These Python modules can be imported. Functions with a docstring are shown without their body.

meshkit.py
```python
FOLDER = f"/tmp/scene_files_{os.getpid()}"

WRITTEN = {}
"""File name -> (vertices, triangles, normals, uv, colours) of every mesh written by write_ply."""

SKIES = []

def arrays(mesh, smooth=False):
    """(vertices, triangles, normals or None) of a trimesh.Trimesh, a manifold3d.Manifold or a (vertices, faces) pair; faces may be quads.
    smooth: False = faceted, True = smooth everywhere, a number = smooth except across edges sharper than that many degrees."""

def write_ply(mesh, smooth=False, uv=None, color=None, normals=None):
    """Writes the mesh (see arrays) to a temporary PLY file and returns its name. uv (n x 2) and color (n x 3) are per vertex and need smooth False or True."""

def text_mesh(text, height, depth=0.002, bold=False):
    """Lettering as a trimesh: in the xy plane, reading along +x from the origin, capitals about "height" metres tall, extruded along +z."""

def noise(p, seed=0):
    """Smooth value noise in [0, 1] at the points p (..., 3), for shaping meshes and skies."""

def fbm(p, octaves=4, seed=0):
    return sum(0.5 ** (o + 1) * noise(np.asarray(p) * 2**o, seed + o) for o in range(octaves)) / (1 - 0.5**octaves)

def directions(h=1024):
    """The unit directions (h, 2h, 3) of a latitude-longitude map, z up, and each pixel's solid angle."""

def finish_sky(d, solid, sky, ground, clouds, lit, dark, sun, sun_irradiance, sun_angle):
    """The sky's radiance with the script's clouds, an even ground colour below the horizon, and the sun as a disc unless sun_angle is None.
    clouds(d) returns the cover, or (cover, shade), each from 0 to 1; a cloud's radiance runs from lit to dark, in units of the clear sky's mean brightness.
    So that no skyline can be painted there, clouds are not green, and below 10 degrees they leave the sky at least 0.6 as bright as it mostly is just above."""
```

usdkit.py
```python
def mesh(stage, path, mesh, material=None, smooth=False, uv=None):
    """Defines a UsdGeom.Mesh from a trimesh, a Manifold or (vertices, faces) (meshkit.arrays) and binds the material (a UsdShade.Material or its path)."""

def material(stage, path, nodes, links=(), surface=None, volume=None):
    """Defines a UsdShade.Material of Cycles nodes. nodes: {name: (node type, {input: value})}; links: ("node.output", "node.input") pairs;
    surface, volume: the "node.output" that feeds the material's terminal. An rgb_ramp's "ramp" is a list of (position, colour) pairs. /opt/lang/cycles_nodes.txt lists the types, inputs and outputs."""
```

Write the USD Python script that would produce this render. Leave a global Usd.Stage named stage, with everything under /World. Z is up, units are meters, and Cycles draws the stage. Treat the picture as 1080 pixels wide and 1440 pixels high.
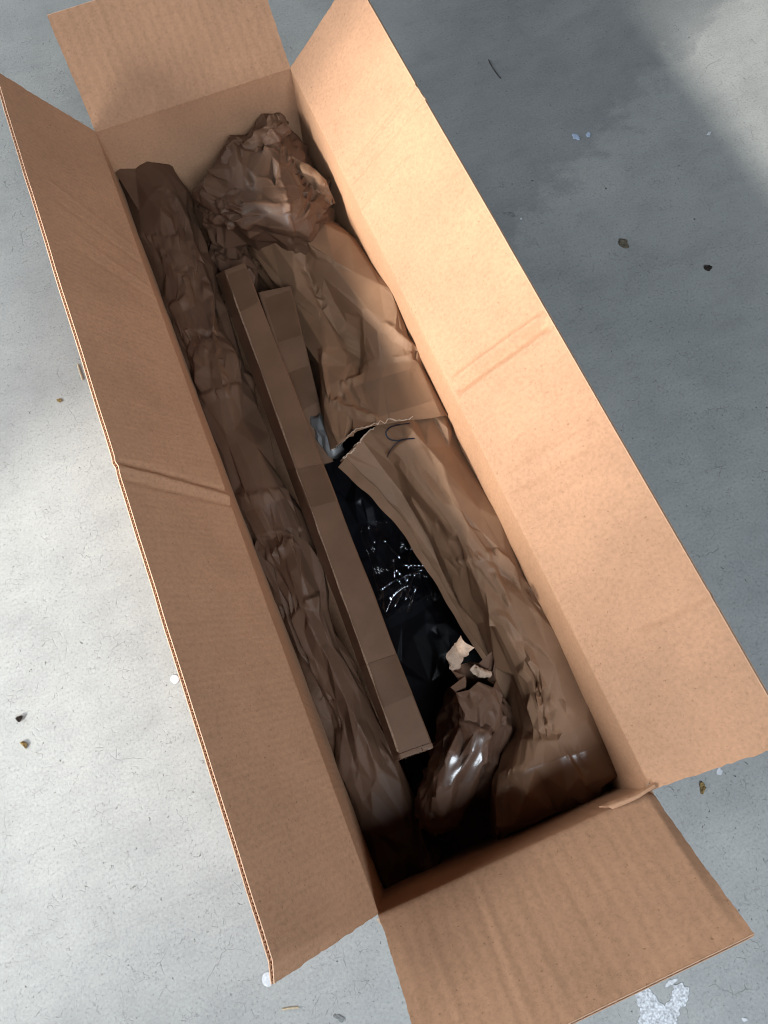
import math, numpy as np, trimesh, usdkit, meshkit
from pxr import Usd, UsdGeom, UsdLux, UsdShade, Gf, Sdf
from scipy.interpolate import PchipInterpolator, LinearNDInterpolator, NearestNDInterpolator
from scipy.ndimage import gaussian_filter

stage = Usd.Stage.CreateInMemory()
UsdGeom.SetStageUpAxis(stage, UsdGeom.Tokens.z)
UsdGeom.SetStageMetersPerUnit(stage, 1.0)
UsdGeom.Xform.Define(stage, '/World')
UsdGeom.Scope.Define(stage, '/World/Looks')

# ------------------------------------------------------------------ camera
W, L, H = 0.3328, 1.20, 0.28                    # box: inside width (x), length (y), height of the rim
CR = np.array([[0.9247793105645798, 0.36727029431441005, -0.09947742289538428],
               [-0.3791576840900527, 0.8674858456388614, -0.32203688951997017],
               [-0.031979326871719525, 0.33553068195090047, 0.9414863164817615]])
CC = np.array([-0.08114302, -0.48457867, 1.18218699])
CF = 1048.05
cam = UsdGeom.Camera.Define(stage, '/World/camera')
m4 = np.eye(4); m4[:3, :3] = CR.T; m4[3, :3] = CC
cam.AddTransformOp().Set(Gf.Matrix4d(m4.tolist()))
cam.CreateHorizontalApertureAttr(24.0); cam.CreateVerticalApertureAttr(32.0)
cam.CreateFocalLengthAttr(24.0 * CF / 1080)
cam.CreateClippingRangeAttr(Gf.Vec2f(0.01, 100))
cam.CreateExposureAttr(0.0)

# ------------------------------------------------------------------ light: a sunbeam, daylight of an open garage door, two added panels
SUN_DIR = np.array([0.877, 0.286, -0.485]); SUN_DIR /= np.linalg.norm(SUN_DIR)
def frame_z(d):                                  # rotation whose -z axis is d
    z = -np.asarray(d, float); z /= np.linalg.norm(z)
    x = np.cross([0, 0, 1.0], z); x /= np.linalg.norm(x)
    y = np.cross(z, x)
    return np.stack([x, y, z])
SUN, DOOR, GLARE, FRONT, ROOM = 1.4, 7.0, 42.0, 14.5, 0.02
sun = UsdLux.DistantLight.Define(stage, '/World/sun')
mm = np.eye(4); mm[:3, :3] = frame_z(SUN_DIR)
sun.AddTransformOp().Set(Gf.Matrix4d(mm.tolist()))
sun.CreateIntensityAttr(SUN); sun.CreateAngleAttr(3.6); sun.CreateColorAttr(Gf.Vec3f(1.0, 0.965, 0.89)); sun.CreateNormalizeAttr(True)
def rect_light(name, pos, target, w, h, power, col):
    r = UsdLux.RectLight.Define(stage, '/World/' + name)
    a = np.eye(4); a[:3, :3] = frame_z(np.asarray(target, float) - np.asarray(pos, float)); a[3, :3] = pos
    r.AddTransformOp().Set(Gf.Matrix4d(a.tolist()))
    r.CreateWidthAttr(w); r.CreateHeightAttr(h); r.CreateIntensityAttr(power); r.CreateColorAttr(Gf.Vec3f(*col))
    return r
rect_light('doorway_daylight', (-2.9, 1.6, 1.35), (0.0, 1.0, 0.6), 3.8, 2.2, DOOR, (0.92, 0.97, 1.0))
rect_light('glare_panel', (-2.88, -0.35, 1.55), (0.0, 0.2, 0.2), 0.75, 0.75, GLARE, (0.96, 0.98, 1.0))  # added panel, sized to throw the soft triangle of shade on the far flap
rect_light('front_fill', (0.25, -2.25, 2.7), (0.1, 0.0, 0.2), 1.6, 1.2, FRONT, (0.80, 0.90, 1.0))  # added fill panel that brightens the near floor and the contents
dome = UsdLux.DomeLight.Define(stage, '/World/room_light')
dome.CreateIntensityAttr(1.0)

def MAT(name, nodes, links=(), surface=None):
    return usdkit.material(stage, '/World/Looks/' + name, nodes, links, surface=surface)
dm = MAT('room_light_look', {'b': ('background_shader', {'color': (0.80, 0.88, 1.0), 'strength': ROOM})}, surface='b.background')
UsdShade.MaterialBindingAPI.Apply(dome.GetPrim()).Bind(dm)

# ------------------------------------------------------------------ pixel helpers (photograph pixels of a 1080 x 1440 frame -> points of the scene)
def ray(u, v):
    u, v = np.asarray(u, float), np.asarray(v, float)
    return np.stack([(u - 540) / CF, -(v - 720) / CF, -np.ones_like(u)], -1) @ CR.T
def at(u, v, z):
    d = ray(u, v); z = np.asarray(z, float)
    return CC + d * ((z - CC[2]) / d[..., 2])[..., None]
def onplane(u, v, p0, n):
    d = ray(u, v)
    return CC + d * (np.dot(p0 - CC, n) / (d @ n))[..., None]
def project(X):
    c = (np.asarray(X) - CC) @ CR
    return np.stack([540 + CF * c[..., 0] / -c[..., 2], 720 - CF * c[..., 1] / -c[..., 2]], -1)
def rows(*rr):
    return [at(np.array([q[0] for q in r]), np.array([q[1] for q in r]), np.array([q[2] for q in r])) for r in rr]

# ------------------------------------------------------------------ scene helpers
used = {}
def numbered(path):
    if path not in used:
        used[path] = 0; return path
    used[path] += 1
    return '%s_%03d' % (path, used[path])
def tag(prim, label=None, cat=None, group=None, kind=None):
    p = prim.GetPrim() if hasattr(prim, 'GetPrim') else prim
    for k, v in (('label', label), ('category', cat), ('group', group), ('kind', kind)):
        if v: p.SetCustomDataByKey(k, v)
    return p
def thing(name, label, cat, group=None):
    x = UsdGeom.Xform.Define(stage, numbered('/World/' + name))
    return tag(x, label, cat, group)
def obj(name, mesh, m, parent=None, smooth=40, label=None):
    root = str(parent.GetPath()) if parent is not None else '/World'
    prim = usdkit.mesh(stage, numbered(root + '/' + name), mesh, m, smooth=smooth)
    if label: prim.GetPrim().SetCustomDataByKey('label', label)
    return prim.GetPrim()

# ------------------------------------------------------------------ materials
def mapping_nodes(scale):
    return {'geo': ('geometry', {}), 'map': ('mapping', {'scale': scale})}
def cardboard(name, ripple, base=(0.485, 0.276, 0.164)):
    """Kraft liner: fibre speckle, soft mottling, the flutes showing through as shallow ridges across the axis 'ripple' (0 = x, 1 = y)."""
    st = (140, 5, 5) if ripple == 0 else (5, 140, 5)
    st2 = (38, 3, 3) if ripple == 0 else (3, 38, 3)
    b = np.array(base)
    n = {'geo': ('geometry', {}),
         'mot': ('noise_texture', {'scale': 9, 'detail': 4, 'roughness': 0.6}),
         'fib': ('noise_texture', {'scale': 900, 'detail': 3, 'roughness': 0.7}),
         'fm': ('mapping', {'scale': st}), 'fl': ('noise_texture', {'scale': 1.0, 'detail': 2}),
         'fm2': ('mapping', {'scale': st2}), 'fl2': ('noise_texture', {'scale': 1.0, 'detail': 2}),
         'wv': ('wave_texture', {'wave_type': 'bands', 'bands_direction': 'x' if ripple == 0 else 'y', 'scale': 19.6 if ripple == 0 else 39.0, 'distortion': 1.2, 'detail': 2, 'detail_scale': 1.5}),
         'b0': ('bump', {'distance': 0.00027 if ripple == 0 else 0.00010, 'strength': 1.0}),
         'grn': ('noise_texture', {'scale': 230, 'detail': 4, 'roughness': 0.65}), 'r4': ('rgb_ramp', {'ramp': [(0.3, (0.86, 0.85, 0.84)), (0.5, (1, 1, 1)), (0.72, (1.10, 1.10, 1.10))]}), 'm0': ('mix', {'mix_type': 'multiply', 'fac': 1.0}),
         'spk': ('noise_texture', {'scale': 300, 'detail': 1}),
         'r1': ('rgb_ramp', {'ramp': [(0.3, b * 0.90), (0.7, b * 1.08)]}),
         'r2': ('rgb_ramp', {'ramp': [(0.25, (0.86, 0.85, 0.84)), (0.75, (1.08, 1.08, 1.08))]}),
         'r3': ('rgb_ramp', {'ramp': [(0.20, (0.62, 0.58, 0.55)), (0.30, (1, 1, 1))]}),
         'm1': ('mix', {'mix_type': 'multiply', 'fac': 1.0}), 'm2': ('mix', {'mix_type': 'multiply', 'fac': 1.0}),
         'b1': ('bump', {'distance': 0.00022, 'strength': 1.0}), 'b2': ('bump', {'distance': 0.0006 if ripple == 0 else 0.0005, 'strength': 1.0}), 'b3': ('bump', {'distance': 0.00010, 'strength': 1.0}),
         'p': ('principled_bsdf', {'roughness': 0.72, 'specular_ior_level': 0.25, 'diffuse_roughness': 0.4})}
    l = [('geo.position', 'mot.vector'), ('geo.position', 'fib.vector'), ('geo.position', 'spk.vector'), ('geo.position', 'fm.vector'), ('geo.position', 'fm2.vector'),
         ('fm.vector', 'fl.vector'), ('fm2.vector', 'fl2.vector'), ('mot.fac', 'r1.fac'), ('fib.fac', 'r2.fac'), ('spk.fac', 'r3.fac'),
         ('geo.position', 'grn.vector'), ('grn.fac', 'r4.fac'), ('r1.color', 'm0.color1'), ('r4.color', 'm0.color2'), ('m0.color', 'm1.color1'), ('r2.color', 'm1.color2'), ('m1.color', 'm2.color1'), ('r3.color', 'm2.color2'), ('m2.color', 'p.base_color'),
         ('geo.position', 'wv.vector'), ('wv.fac', 'b0.height'), ('b0.normal', 'b1.normal'), ('fl.fac', 'b1.height'), ('fl2.fac', 'b2.height'), ('b1.normal', 'b2.normal'), ('fib.fac', 'b3.height'), ('b2.normal', 'b3.normal'), ('b3.normal', 'p.normal')]
    return MAT(name, n, l, 'p.BSDF')
def paper(name, base, rough=0.60, spec=0.34, bump=0.00018):
    b = np.array(base)
    n = {'geo': ('geometry', {}),
         'mot': ('noise_texture', {'scale': 14, 'detail': 4, 'roughness': 0.6}),
         'fib': ('noise_texture', {'scale': 800, 'detail': 3, 'roughness': 0.7}),
         'wr': ('noise_texture', {'scale': 60, 'detail': 4, 'roughness': 0.55, 'distortion': 1.2}),
         'r1': ('rgb_ramp', {'ramp': [(0.3, b * 0.86), (0.7, b * 1.12)]}),
         'r2': ('rgb_ramp', {'ramp': [(0.25, (0.84, 0.84, 0.84)), (0.75, (1.12, 1.12, 1.12))]}),
         'm1': ('mix', {'mix_type': 'multiply', 'fac': 1.0}),
         'rr': ('map_range', {'from_min': 0.3, 'from_max': 0.7, 'to_min': rough - 0.07, 'to_max': rough + 0.1}),
         'b1': ('bump', {'distance': bump, 'strength': 1.0}), 'b2': ('bump', {'distance': 0.00008, 'strength': 1.0}),
         'p': ('principled_bsdf', {'specular_ior_level': spec})}
    l = [('geo.position', 'mot.vector'), ('geo.position', 'fib.vector'), ('geo.position', 'wr.vector'), ('mot.fac', 'r1.fac'), ('fib.fac', 'r2.fac'),
         ('r1.color', 'm1.color1'), ('r2.color', 'm1.color2'), ('m1.color', 'p.base_color'), ('mot.fac', 'rr.value'), ('rr.result', 'p.roughness'),
         ('wr.fac', 'b1.height'), ('fib.fac', 'b2.height'), ('b1.normal', 'b2.normal'), ('b2.normal', 'p.normal')]
    return MAT(name, n, l, 'p.BSDF')
def clear_film(name, tint, rough=0.08, gloss=1.0, ior=1.5, bump=0.0008, scale=45):
    n = {'geo': ('geometry', {}), 'no': ('noise_texture', {'scale': scale, 'detail': 3, 'distortion': 1.0}), 'b': ('bump', {'distance': bump, 'strength': 1.0}),
         't': ('transparent_bsdf', {'color': tint}), 'g': ('glossy_bsdf', {'color': (gloss,) * 3, 'roughness': rough}),
         'f': ('layer_weight', {'blend': 0.5}), 'fp': ('math', {'math_type': 'power', 'value2': 4.0}), 'fs': ('math', {'math_type': 'multiply_add', 'value2': 0.6, 'value3': 0.045}), 'mx': ('mix_closure', {})}
    l = [('geo.position', 'no.vector'), ('no.fac', 'b.height'), ('b.normal', 'g.normal'), ('f.facing', 'fp.value1'), ('fp.value', 'fs.value1'), ('fs.value', 'mx.fac'), ('t.BSDF', 'mx.closure1'), ('g.BSDF', 'mx.closure2')]
    return MAT(name, n, l, 'mx.closure')
def plain(name, col, rough=0.6, spec=0.4, metallic=0.0, var=0.15, scale=200, bump=0.0002):
    b = np.array(col)
    n = {'geo': ('geometry', {}), 'no': ('noise_texture', {'scale': scale, 'detail': 4}), 'r': ('rgb_ramp', {'ramp': [(0.3, b * (1 - var)), (0.7, b * (1 + var))]}),
         'b': ('bump', {'distance': bump, 'strength': 1.0}), 'p': ('principled_bsdf', {'roughness': rough, 'specular_ior_level': spec, 'metallic': metallic})}
    l = [('geo.position', 'no.vector'), ('no.fac', 'r.fac'), ('r.color', 'p.base_color'), ('no.fac', 'b.height'), ('b.normal', 'p.normal')]
    return MAT(name, n, l, 'p.BSDF')

M = dict(
    card_x=cardboard('cardboard_end', 0), card_y=cardboard('cardboard_side', 1),
    edge=plain('cardboard_edge', (0.62, 0.40, 0.27), 0.85, 0.2, scale=500), flute=plain('cardboard_flute', (0.50, 0.27, 0.16), 0.85, 0.2, scale=500),
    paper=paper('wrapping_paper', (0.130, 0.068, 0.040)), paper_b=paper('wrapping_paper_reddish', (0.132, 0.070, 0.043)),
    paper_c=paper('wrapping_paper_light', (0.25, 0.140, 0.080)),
    carton=paper('carton_paper', (0.178, 0.100, 0.061), 0.55, 0.3, 0.00015),
    carton_edge=plain('carton_pale_edge', (0.30, 0.19, 0.125), 0.8, 0.2, var=0.3, scale=300),
    torn=plain('torn_paper_edge', (0.56, 0.42, 0.31), 0.85, 0.2, scale=400), torn_pale=plain('torn_paper_pale', (0.43, 0.31, 0.23), 0.85, 0.2, scale=300),
    tape_dull=clear_film('dull_tape', (0.985, 0.98, 0.975), 0.42, 0.6, bump=0.0004),
    tape=clear_film('clear_tape', (0.985, 0.98, 0.975), 0.24, bump=0.0004), tape_brown=paper('brown_tape', (0.145, 0.080, 0.047), 0.40, 0.5, 0.0001),
    film=clear_film('clear_plastic', (0.95, 0.955, 0.97), 0.07, ior=1.5, bump=0.0008, scale=30),
    white_film=plain('grey_plastic_film', (0.165, 0.16, 0.155), 0.35, 0.45, scale=60, bump=0.001),
    black=plain('gap_black', (0.008, 0.008, 0.010), 0.36, 0.25, scale=25, bump=0.0005),
    metal=plain('screw_metal', (0.40, 0.41, 0.45), 0.16, 0.5, 1.0, 0.05), ink=plain('pen_ink', (0.012, 0.014, 0.03), 0.4, 0.4),
    white_paint=plain('white_paint', (0.62, 0.64, 0.67), 0.6, 0.4, var=0.14, scale=260), worn_paint=plain('worn_paint', (0.56, 0.58, 0.61), 0.7, 0.3, var=0.45, scale=330), blue_paint=plain('pale_blue_paint', (0.42, 0.50, 0.66), 0.6, 0.4),
    leaf=plain('dead_leaf', (0.14, 0.115, 0.085), 0.7, 0.3, var=0.5, scale=350), dark=plain('dark_debris', (0.035, 0.025, 0.02), 0.6, 0.4, var=0.4),
    straw=plain('straw', (0.50, 0.42, 0.30), 0.7, 0.3), ochre=plain('ochre_debris', (0.24, 0.17, 0.07), 0.8, 0.2, var=0.5, scale=500),
    grey_chip=plain('grey_chip', (0.20, 0.21, 0.21), 0.8, 0.3, var=0.3), wall=plain('sun_block_paint', (0.55, 0.54, 0.52), 0.8, 0.3, scale=20))

# ------------------------------------------------------------------ the floor
def concrete():
    n = {'geo': ('geometry', {}),
         'big': ('noise_texture', {'scale': 1.7, 'detail': 5, 'roughness': 0.6}),
         'mid': ('noise_texture', {'scale': 14, 'detail': 6, 'roughness': 0.65}),
         'fine': ('noise_texture', {'scale': 240, 'detail': 4, 'roughness': 0.72}),
         'grain': ('noise_texture', {'scale': 1100, 'detail': 2, 'roughness': 0.6}),
         'pitn': ('noise_texture', {'scale': 190, 'detail': 4, 'roughness': 0.6, 'distortion': 0.8}),
         'rb': ('rgb_ramp', {'ramp': [(0.25, (0.315, 0.325, 0.320)), (0.5, (0.365, 0.372, 0.362)), (0.75, (0.415, 0.417, 0.398))]}),
         'rm': ('rgb_ramp', {'ramp': [(0.25, (0.88, 0.88, 0.88)), (0.5, (1.0, 1.0, 1.0)), (0.78, (1.09, 1.09, 1.08))]}),
         'rf': ('rgb_ramp', {'ramp': [(0.30, (0.45, 0.45, 0.44)), (0.40, (0.90, 0.90, 0.90)), (0.58, (1.02, 1.02, 1.02)), (0.72, (1.16, 1.16, 1.15))]}),
         'rp': ('rgb_ramp', {'ramp': [(0.26, (0.30, 0.29, 0.28)), (0.32, (1, 1, 1))]}),
         # hairline cracks: warped cell borders, kept in places only
         'wv': ('noise_texture', {'scale': 22, 'detail': 4, 'roughness': 0.6}), 'wsub': ('vector_math', {'math_type': 'multiply_add', 'vector2': (0.035, 0.035, 0.035)}),
         'vo': ('voronoi_texture', {'feature': 'distance_to_edge', 'scale': 14}),
         'rv': ('rgb_ramp', {'ramp': [(0.0, (1, 1, 1)), (0.007, (0, 0, 0))]}),
         'cm': ('noise_texture', {'scale': 11, 'detail': 4, 'roughness': 0.7}), 'rcm': ('rgb_ramp', {'ramp': [(0.56, (0, 0, 0)), (0.66, (0.7, 0.7, 0.7))]}),
         'vm': ('mix', {'mix_type': 'multiply', 'fac': 1.0}),
         'vo2': ('voronoi_texture', {'feature': 'distance_to_edge', 'scale': 60}), 'rv2': ('rgb_ramp', {'ramp': [(0.0, (1, 1, 1)), (0.03, (0, 0, 0))]}),
         'cm2': ('noise_texture', {'scale': 33, 'detail': 4, 'roughness': 0.7}), 'rcm2': ('rgb_ramp', {'ramp': [(0.54, (0, 0, 0)), (0.62, (0.5, 0.5, 0.5))]}),
         'vm2': ('mix', {'mix_type': 'multiply', 'fac': 1.0}), 'vadd': ('mix', {'mix_type': 'lighten', 'fac': 1.0}),
         # trowel streaks
         'sm': ('mapping', {'scale': (9, 60, 1), 'rotation': (0, 0, 0.5)}), 'st': ('noise_texture', {'scale': 1.0, 'detail': 6, 'roughness': 0.7, 'distortion': 0.5}),
         'rs': ('rgb_ramp', {'ramp': [(0.3, (0.95, 0.95, 0.955)), (0.55, (1, 1, 1)), (0.75, (1.05, 1.05, 1.05))]}),
         # ragged-edged burnished pour at far right, colour deepened to stand in for shade
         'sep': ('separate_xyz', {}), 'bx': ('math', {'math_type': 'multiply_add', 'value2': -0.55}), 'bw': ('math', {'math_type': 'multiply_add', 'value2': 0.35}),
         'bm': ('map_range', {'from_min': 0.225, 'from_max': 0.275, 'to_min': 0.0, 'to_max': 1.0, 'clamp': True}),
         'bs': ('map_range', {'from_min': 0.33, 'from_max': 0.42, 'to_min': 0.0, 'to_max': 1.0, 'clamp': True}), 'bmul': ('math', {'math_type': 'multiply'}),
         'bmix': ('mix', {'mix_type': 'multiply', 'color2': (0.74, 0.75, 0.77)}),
         'm1': ('mix', {'mix_type': 'multiply', 'fac': 1.0}), 'm2': ('mix', {'mix_type': 'multiply', 'fac': 1.0}), 'm3': ('mix', {'mix_type': 'multiply', 'fac': 1.0}),
         'm4': ('mix', {'mix_type': 'multiply', 'fac': 1.0}), 'm5': ('mix', {'mix_type': 'mix', 'color2': (0.21, 0.205, 0.20)}),
         'b1': ('bump', {'distance': 0.00035, 'strength': 1.0}), 'b2': ('bump', {'distance': 0.0018, 'strength': 1.0}), 'b3': ('bump', {'distance': 0.0008, 'strength': 1.0, 'invert': True}),
         'p': ('principled_bsdf', {'roughness': 0.58, 'specular_ior_level': 0.4})}
    l = [('geo.position', k + '.vector') for k in ('big', 'mid', 'fine', 'grain', 'pitn', 'wv', 'cm', 'cm2', 'sm', 'sep')]
    l[-1] = ('geo.position', 'sep.vector')
    l += [('wv.color', 'wsub.vector1'), ('geo.position', 'wsub.vector3'), ('wsub.vector', 'vo.vector'), ('wsub.vector', 'vo2.vector'), ('vo.distance', 'rv.fac'), ('vo2.distance', 'rv2.fac'),
          ('cm.fac', 'rcm.fac'), ('cm2.fac', 'rcm2.fac'), ('rv.color', 'vm.color1'), ('rcm.color', 'vm.color2'), ('rv2.color', 'vm2.color1'), ('rcm2.color', 'vm2.color2'),
          ('vm.color', 'vadd.color1'), ('vm2.color', 'vadd.color2'),
          ('sm.vector', 'st.vector'), ('st.fac', 'rs.fac'), ('big.fac', 'rb.fac'), ('mid.fac', 'rm.fac'), ('fine.fac', 'rf.fac'), ('pitn.fac', 'rp.fac'),
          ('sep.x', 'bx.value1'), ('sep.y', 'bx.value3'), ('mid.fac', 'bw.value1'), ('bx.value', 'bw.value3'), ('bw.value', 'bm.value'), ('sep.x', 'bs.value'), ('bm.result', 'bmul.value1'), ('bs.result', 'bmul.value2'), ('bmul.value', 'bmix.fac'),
          ('rb.color', 'm1.color1'), ('rm.color', 'm1.color2'), ('m1.color', 'm2.color1'), ('rf.color', 'm2.color2'), ('m2.color', 'm3.color1'), ('rp.color', 'm3.color2'),
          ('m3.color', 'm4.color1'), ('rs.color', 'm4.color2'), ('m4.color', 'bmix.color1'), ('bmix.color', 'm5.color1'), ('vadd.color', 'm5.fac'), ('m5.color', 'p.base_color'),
          ('fine.fac', 'b1.height'), ('rp.color', 'b2.height'), ('b1.normal', 'b2.normal'), ('vadd.color', 'b3.height'), ('b2.normal', 'b3.normal'), ('b3.normal', 'p.normal')]
    return MAT('concrete', n, l, 'p.BSDF')
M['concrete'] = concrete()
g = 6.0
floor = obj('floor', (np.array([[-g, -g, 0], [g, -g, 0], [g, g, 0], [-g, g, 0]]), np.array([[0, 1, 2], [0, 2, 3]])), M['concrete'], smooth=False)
tag(floor, kind='structure')
# two added wall blocks that cut the sun: both stand unseen, left of the frame
SL = SUN_DIR[1] / SUN_DIR[0]
def sun_block(x0, x1, y0, y1, z1):
    b = trimesh.creation.box((x1 - x0, y1 - y0, z1)); b.apply_translation(((x0 + x1) / 2, (y0 + y1) / 2, z1 / 2)); return b
jx = -3.0
tag(obj('wall', sun_block(jx - 0.12, jx, 0.426 + SL * jx, 3.6, 2.6), M['wall'], smooth=False), kind='structure')
kx = -7.0
tag(obj('wall', sun_block(kx - 0.12, kx, -8.0, -0.36 + SL * kx, 7.0), M['wall'], smooth=False), kind='structure')

# ------------------------------------------------------------------ paper and sheet builders
def facets(U, V, cell, amp, seed, aspect=1.0):
    """A crumpled height field: random heights on jittered points, flat facets between them."""
    r = np.random.default_rng(seed)
    a, b = cell * aspect, cell
    u0, u1, v0, v1 = U.min() - 2 * a, U.max() + 2 * a, V.min() - 2 * b, V.max() + 2 * b
    gu, gv = np.meshgrid(np.arange(u0, u1 + a, a), np.arange(v0, v1 + b, b), indexing='ij')
    pu = gu + r.uniform(-0.48, 0.48, gu.shape) * a; pv = gv + r.uniform(-0.48, 0.48, gu.shape) * b
    h = r.uniform(-1, 1, gu.shape) * amp
    f = LinearNDInterpolator(np.stack([pu.ravel() / aspect, pv.ravel()], 1), h.ravel(), fill_value=0)
    return f(U / aspect, V)
def smooth_noise(U, V, scale, seed):
    return meshkit.fbm(np.stack([U * scale, V * scale, np.zeros_like(U) + seed * 3.1], -1), 3, seed)
def fold(x):
    '''section of a crease: a slow rise on one side, a quick drop on the other'''
    return np.where(x < 0, np.exp(np.minimum(x, 0) / 1.5), np.exp(-np.maximum(x, 0) / 0.5))
def dense(ctrl, n, m, closed):
    """ctrl (R, K, 3): a smooth n x m grid through the control rows; columns wrap round when closed."""
    c = np.asarray(ctrl)
    t = np.r_[0, np.cumsum(np.linalg.norm(np.diff(c, axis=0), axis=2).mean(1))]
    c = PchipInterpolator(t, c, axis=0)(np.linspace(0, t[-1], n))
    if closed: c = np.concatenate([c[:, -2:], c, c[:, :3]], 1)
    d = np.linalg.norm(np.diff(c, axis=1), axis=2).mean(0) + 1e-6
    s = np.r_[0, np.cumsum(d)]
    f = PchipInterpolator(s, c, axis=1)
    if closed: return f(np.linspace(s[2], s[-3], m + 1)[:-1])
    return f(np.linspace(0, s[-1], m))
def grid_normals(P, closed):
    du = np.gradient(P, axis=0)
    dv = (np.roll(P, -1, 1) - np.roll(P, 1, 1)) if closed else np.gradient(P, axis=1)
    n = np.cross(dv, du); n /= np.linalg.norm(n, axis=-1, keepdims=True) + 1e-12
    return n
def grid_uv(P, closed):
    U = np.r_[0, np.cumsum(np.linalg.norm(np.diff(P, axis=0), axis=2).mean(1))]
    V = np.r_[0, np.cumsum(np.linalg.norm(np.diff(P, axis=1), axis=2).mean(0))]
    return np.meshgrid(U, V, indexing='ij')
def grid_faces(n, m, closed, off=0):
    i, j = np.meshgrid(np.arange(n - 1), np.arange(m if closed else m - 1), indexing='ij')
    j2 = (j + 1) % m
    a, b, c, d = i * m + j, (i + 1) * m + j, (i + 1) * m + j2, i * m + j2
    return np.concatenate([np.stack([a, d, c], -1).reshape(-1, 3), np.stack([a, c, b], -1).reshape(-1, 3)]) + off
def displaced(P, closed, h, up=None):
    n = grid_normals(P, closed)
    if up is not None and (n.reshape(-1, 3) @ up).mean() < 0: n = -n
    return P + n * h[..., None]
def sheet(P, th=0.0006):
    """A thin closed sheet from an open grid."""
    n, m = P.shape[:2]
    N = grid_normals(P, False)
    v = np.concatenate([P.reshape(-1, 3), (P - N * th).reshape(-1, 3)])
    f0 = grid_faces(n, m, False); f = [f0, f0[:, ::-1] + n * m]
    idx = np.arange(n * m).reshape(n, m)
    loop = np.concatenate([idx[0, :], idx[1:, -1], idx[-1, -2::-1], idx[-2:0:-1, 0]])
    a, b = loop, np.roll(loop, -1)
    f.append(np.stack([a, b + n * m, b], -1)); f.append(np.stack([a, a + n * m, b + n * m], -1))
    return trimesh.Trimesh(v, np.concatenate(f), process=False)
def closed_ring_mesh(P):
    n, m = P.shape[:2]
    v = P.reshape(-1, 3); f = [grid_faces(n, m, True)]
    c0, c1 = len(v), len(v) + 1
    v = np.concatenate([v, P[0].mean(0, keepdims=True), P[-1].mean(0, keepdims=True)])
    j = np.arange(m); j2 = (j + 1) % m
    f.append(np.stack([np.full(m, c0), j2, j], -1)); f.append(np.stack([np.full(m, c1), (n - 1) * m + j, (n - 1) * m + j2], -1))
    t = trimesh.Trimesh(v, np.concatenate(f), process=False)
    if t.volume < 0: t.invert()
    return t
def outward_of(P):
    """+1 or -1: the sign that makes grid_normals of a closed ring grid point outwards."""
    n = grid_normals(P, True); c = P.mean(1, keepdims=True)
    return np.sign(((P - c) * n).sum())
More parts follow.
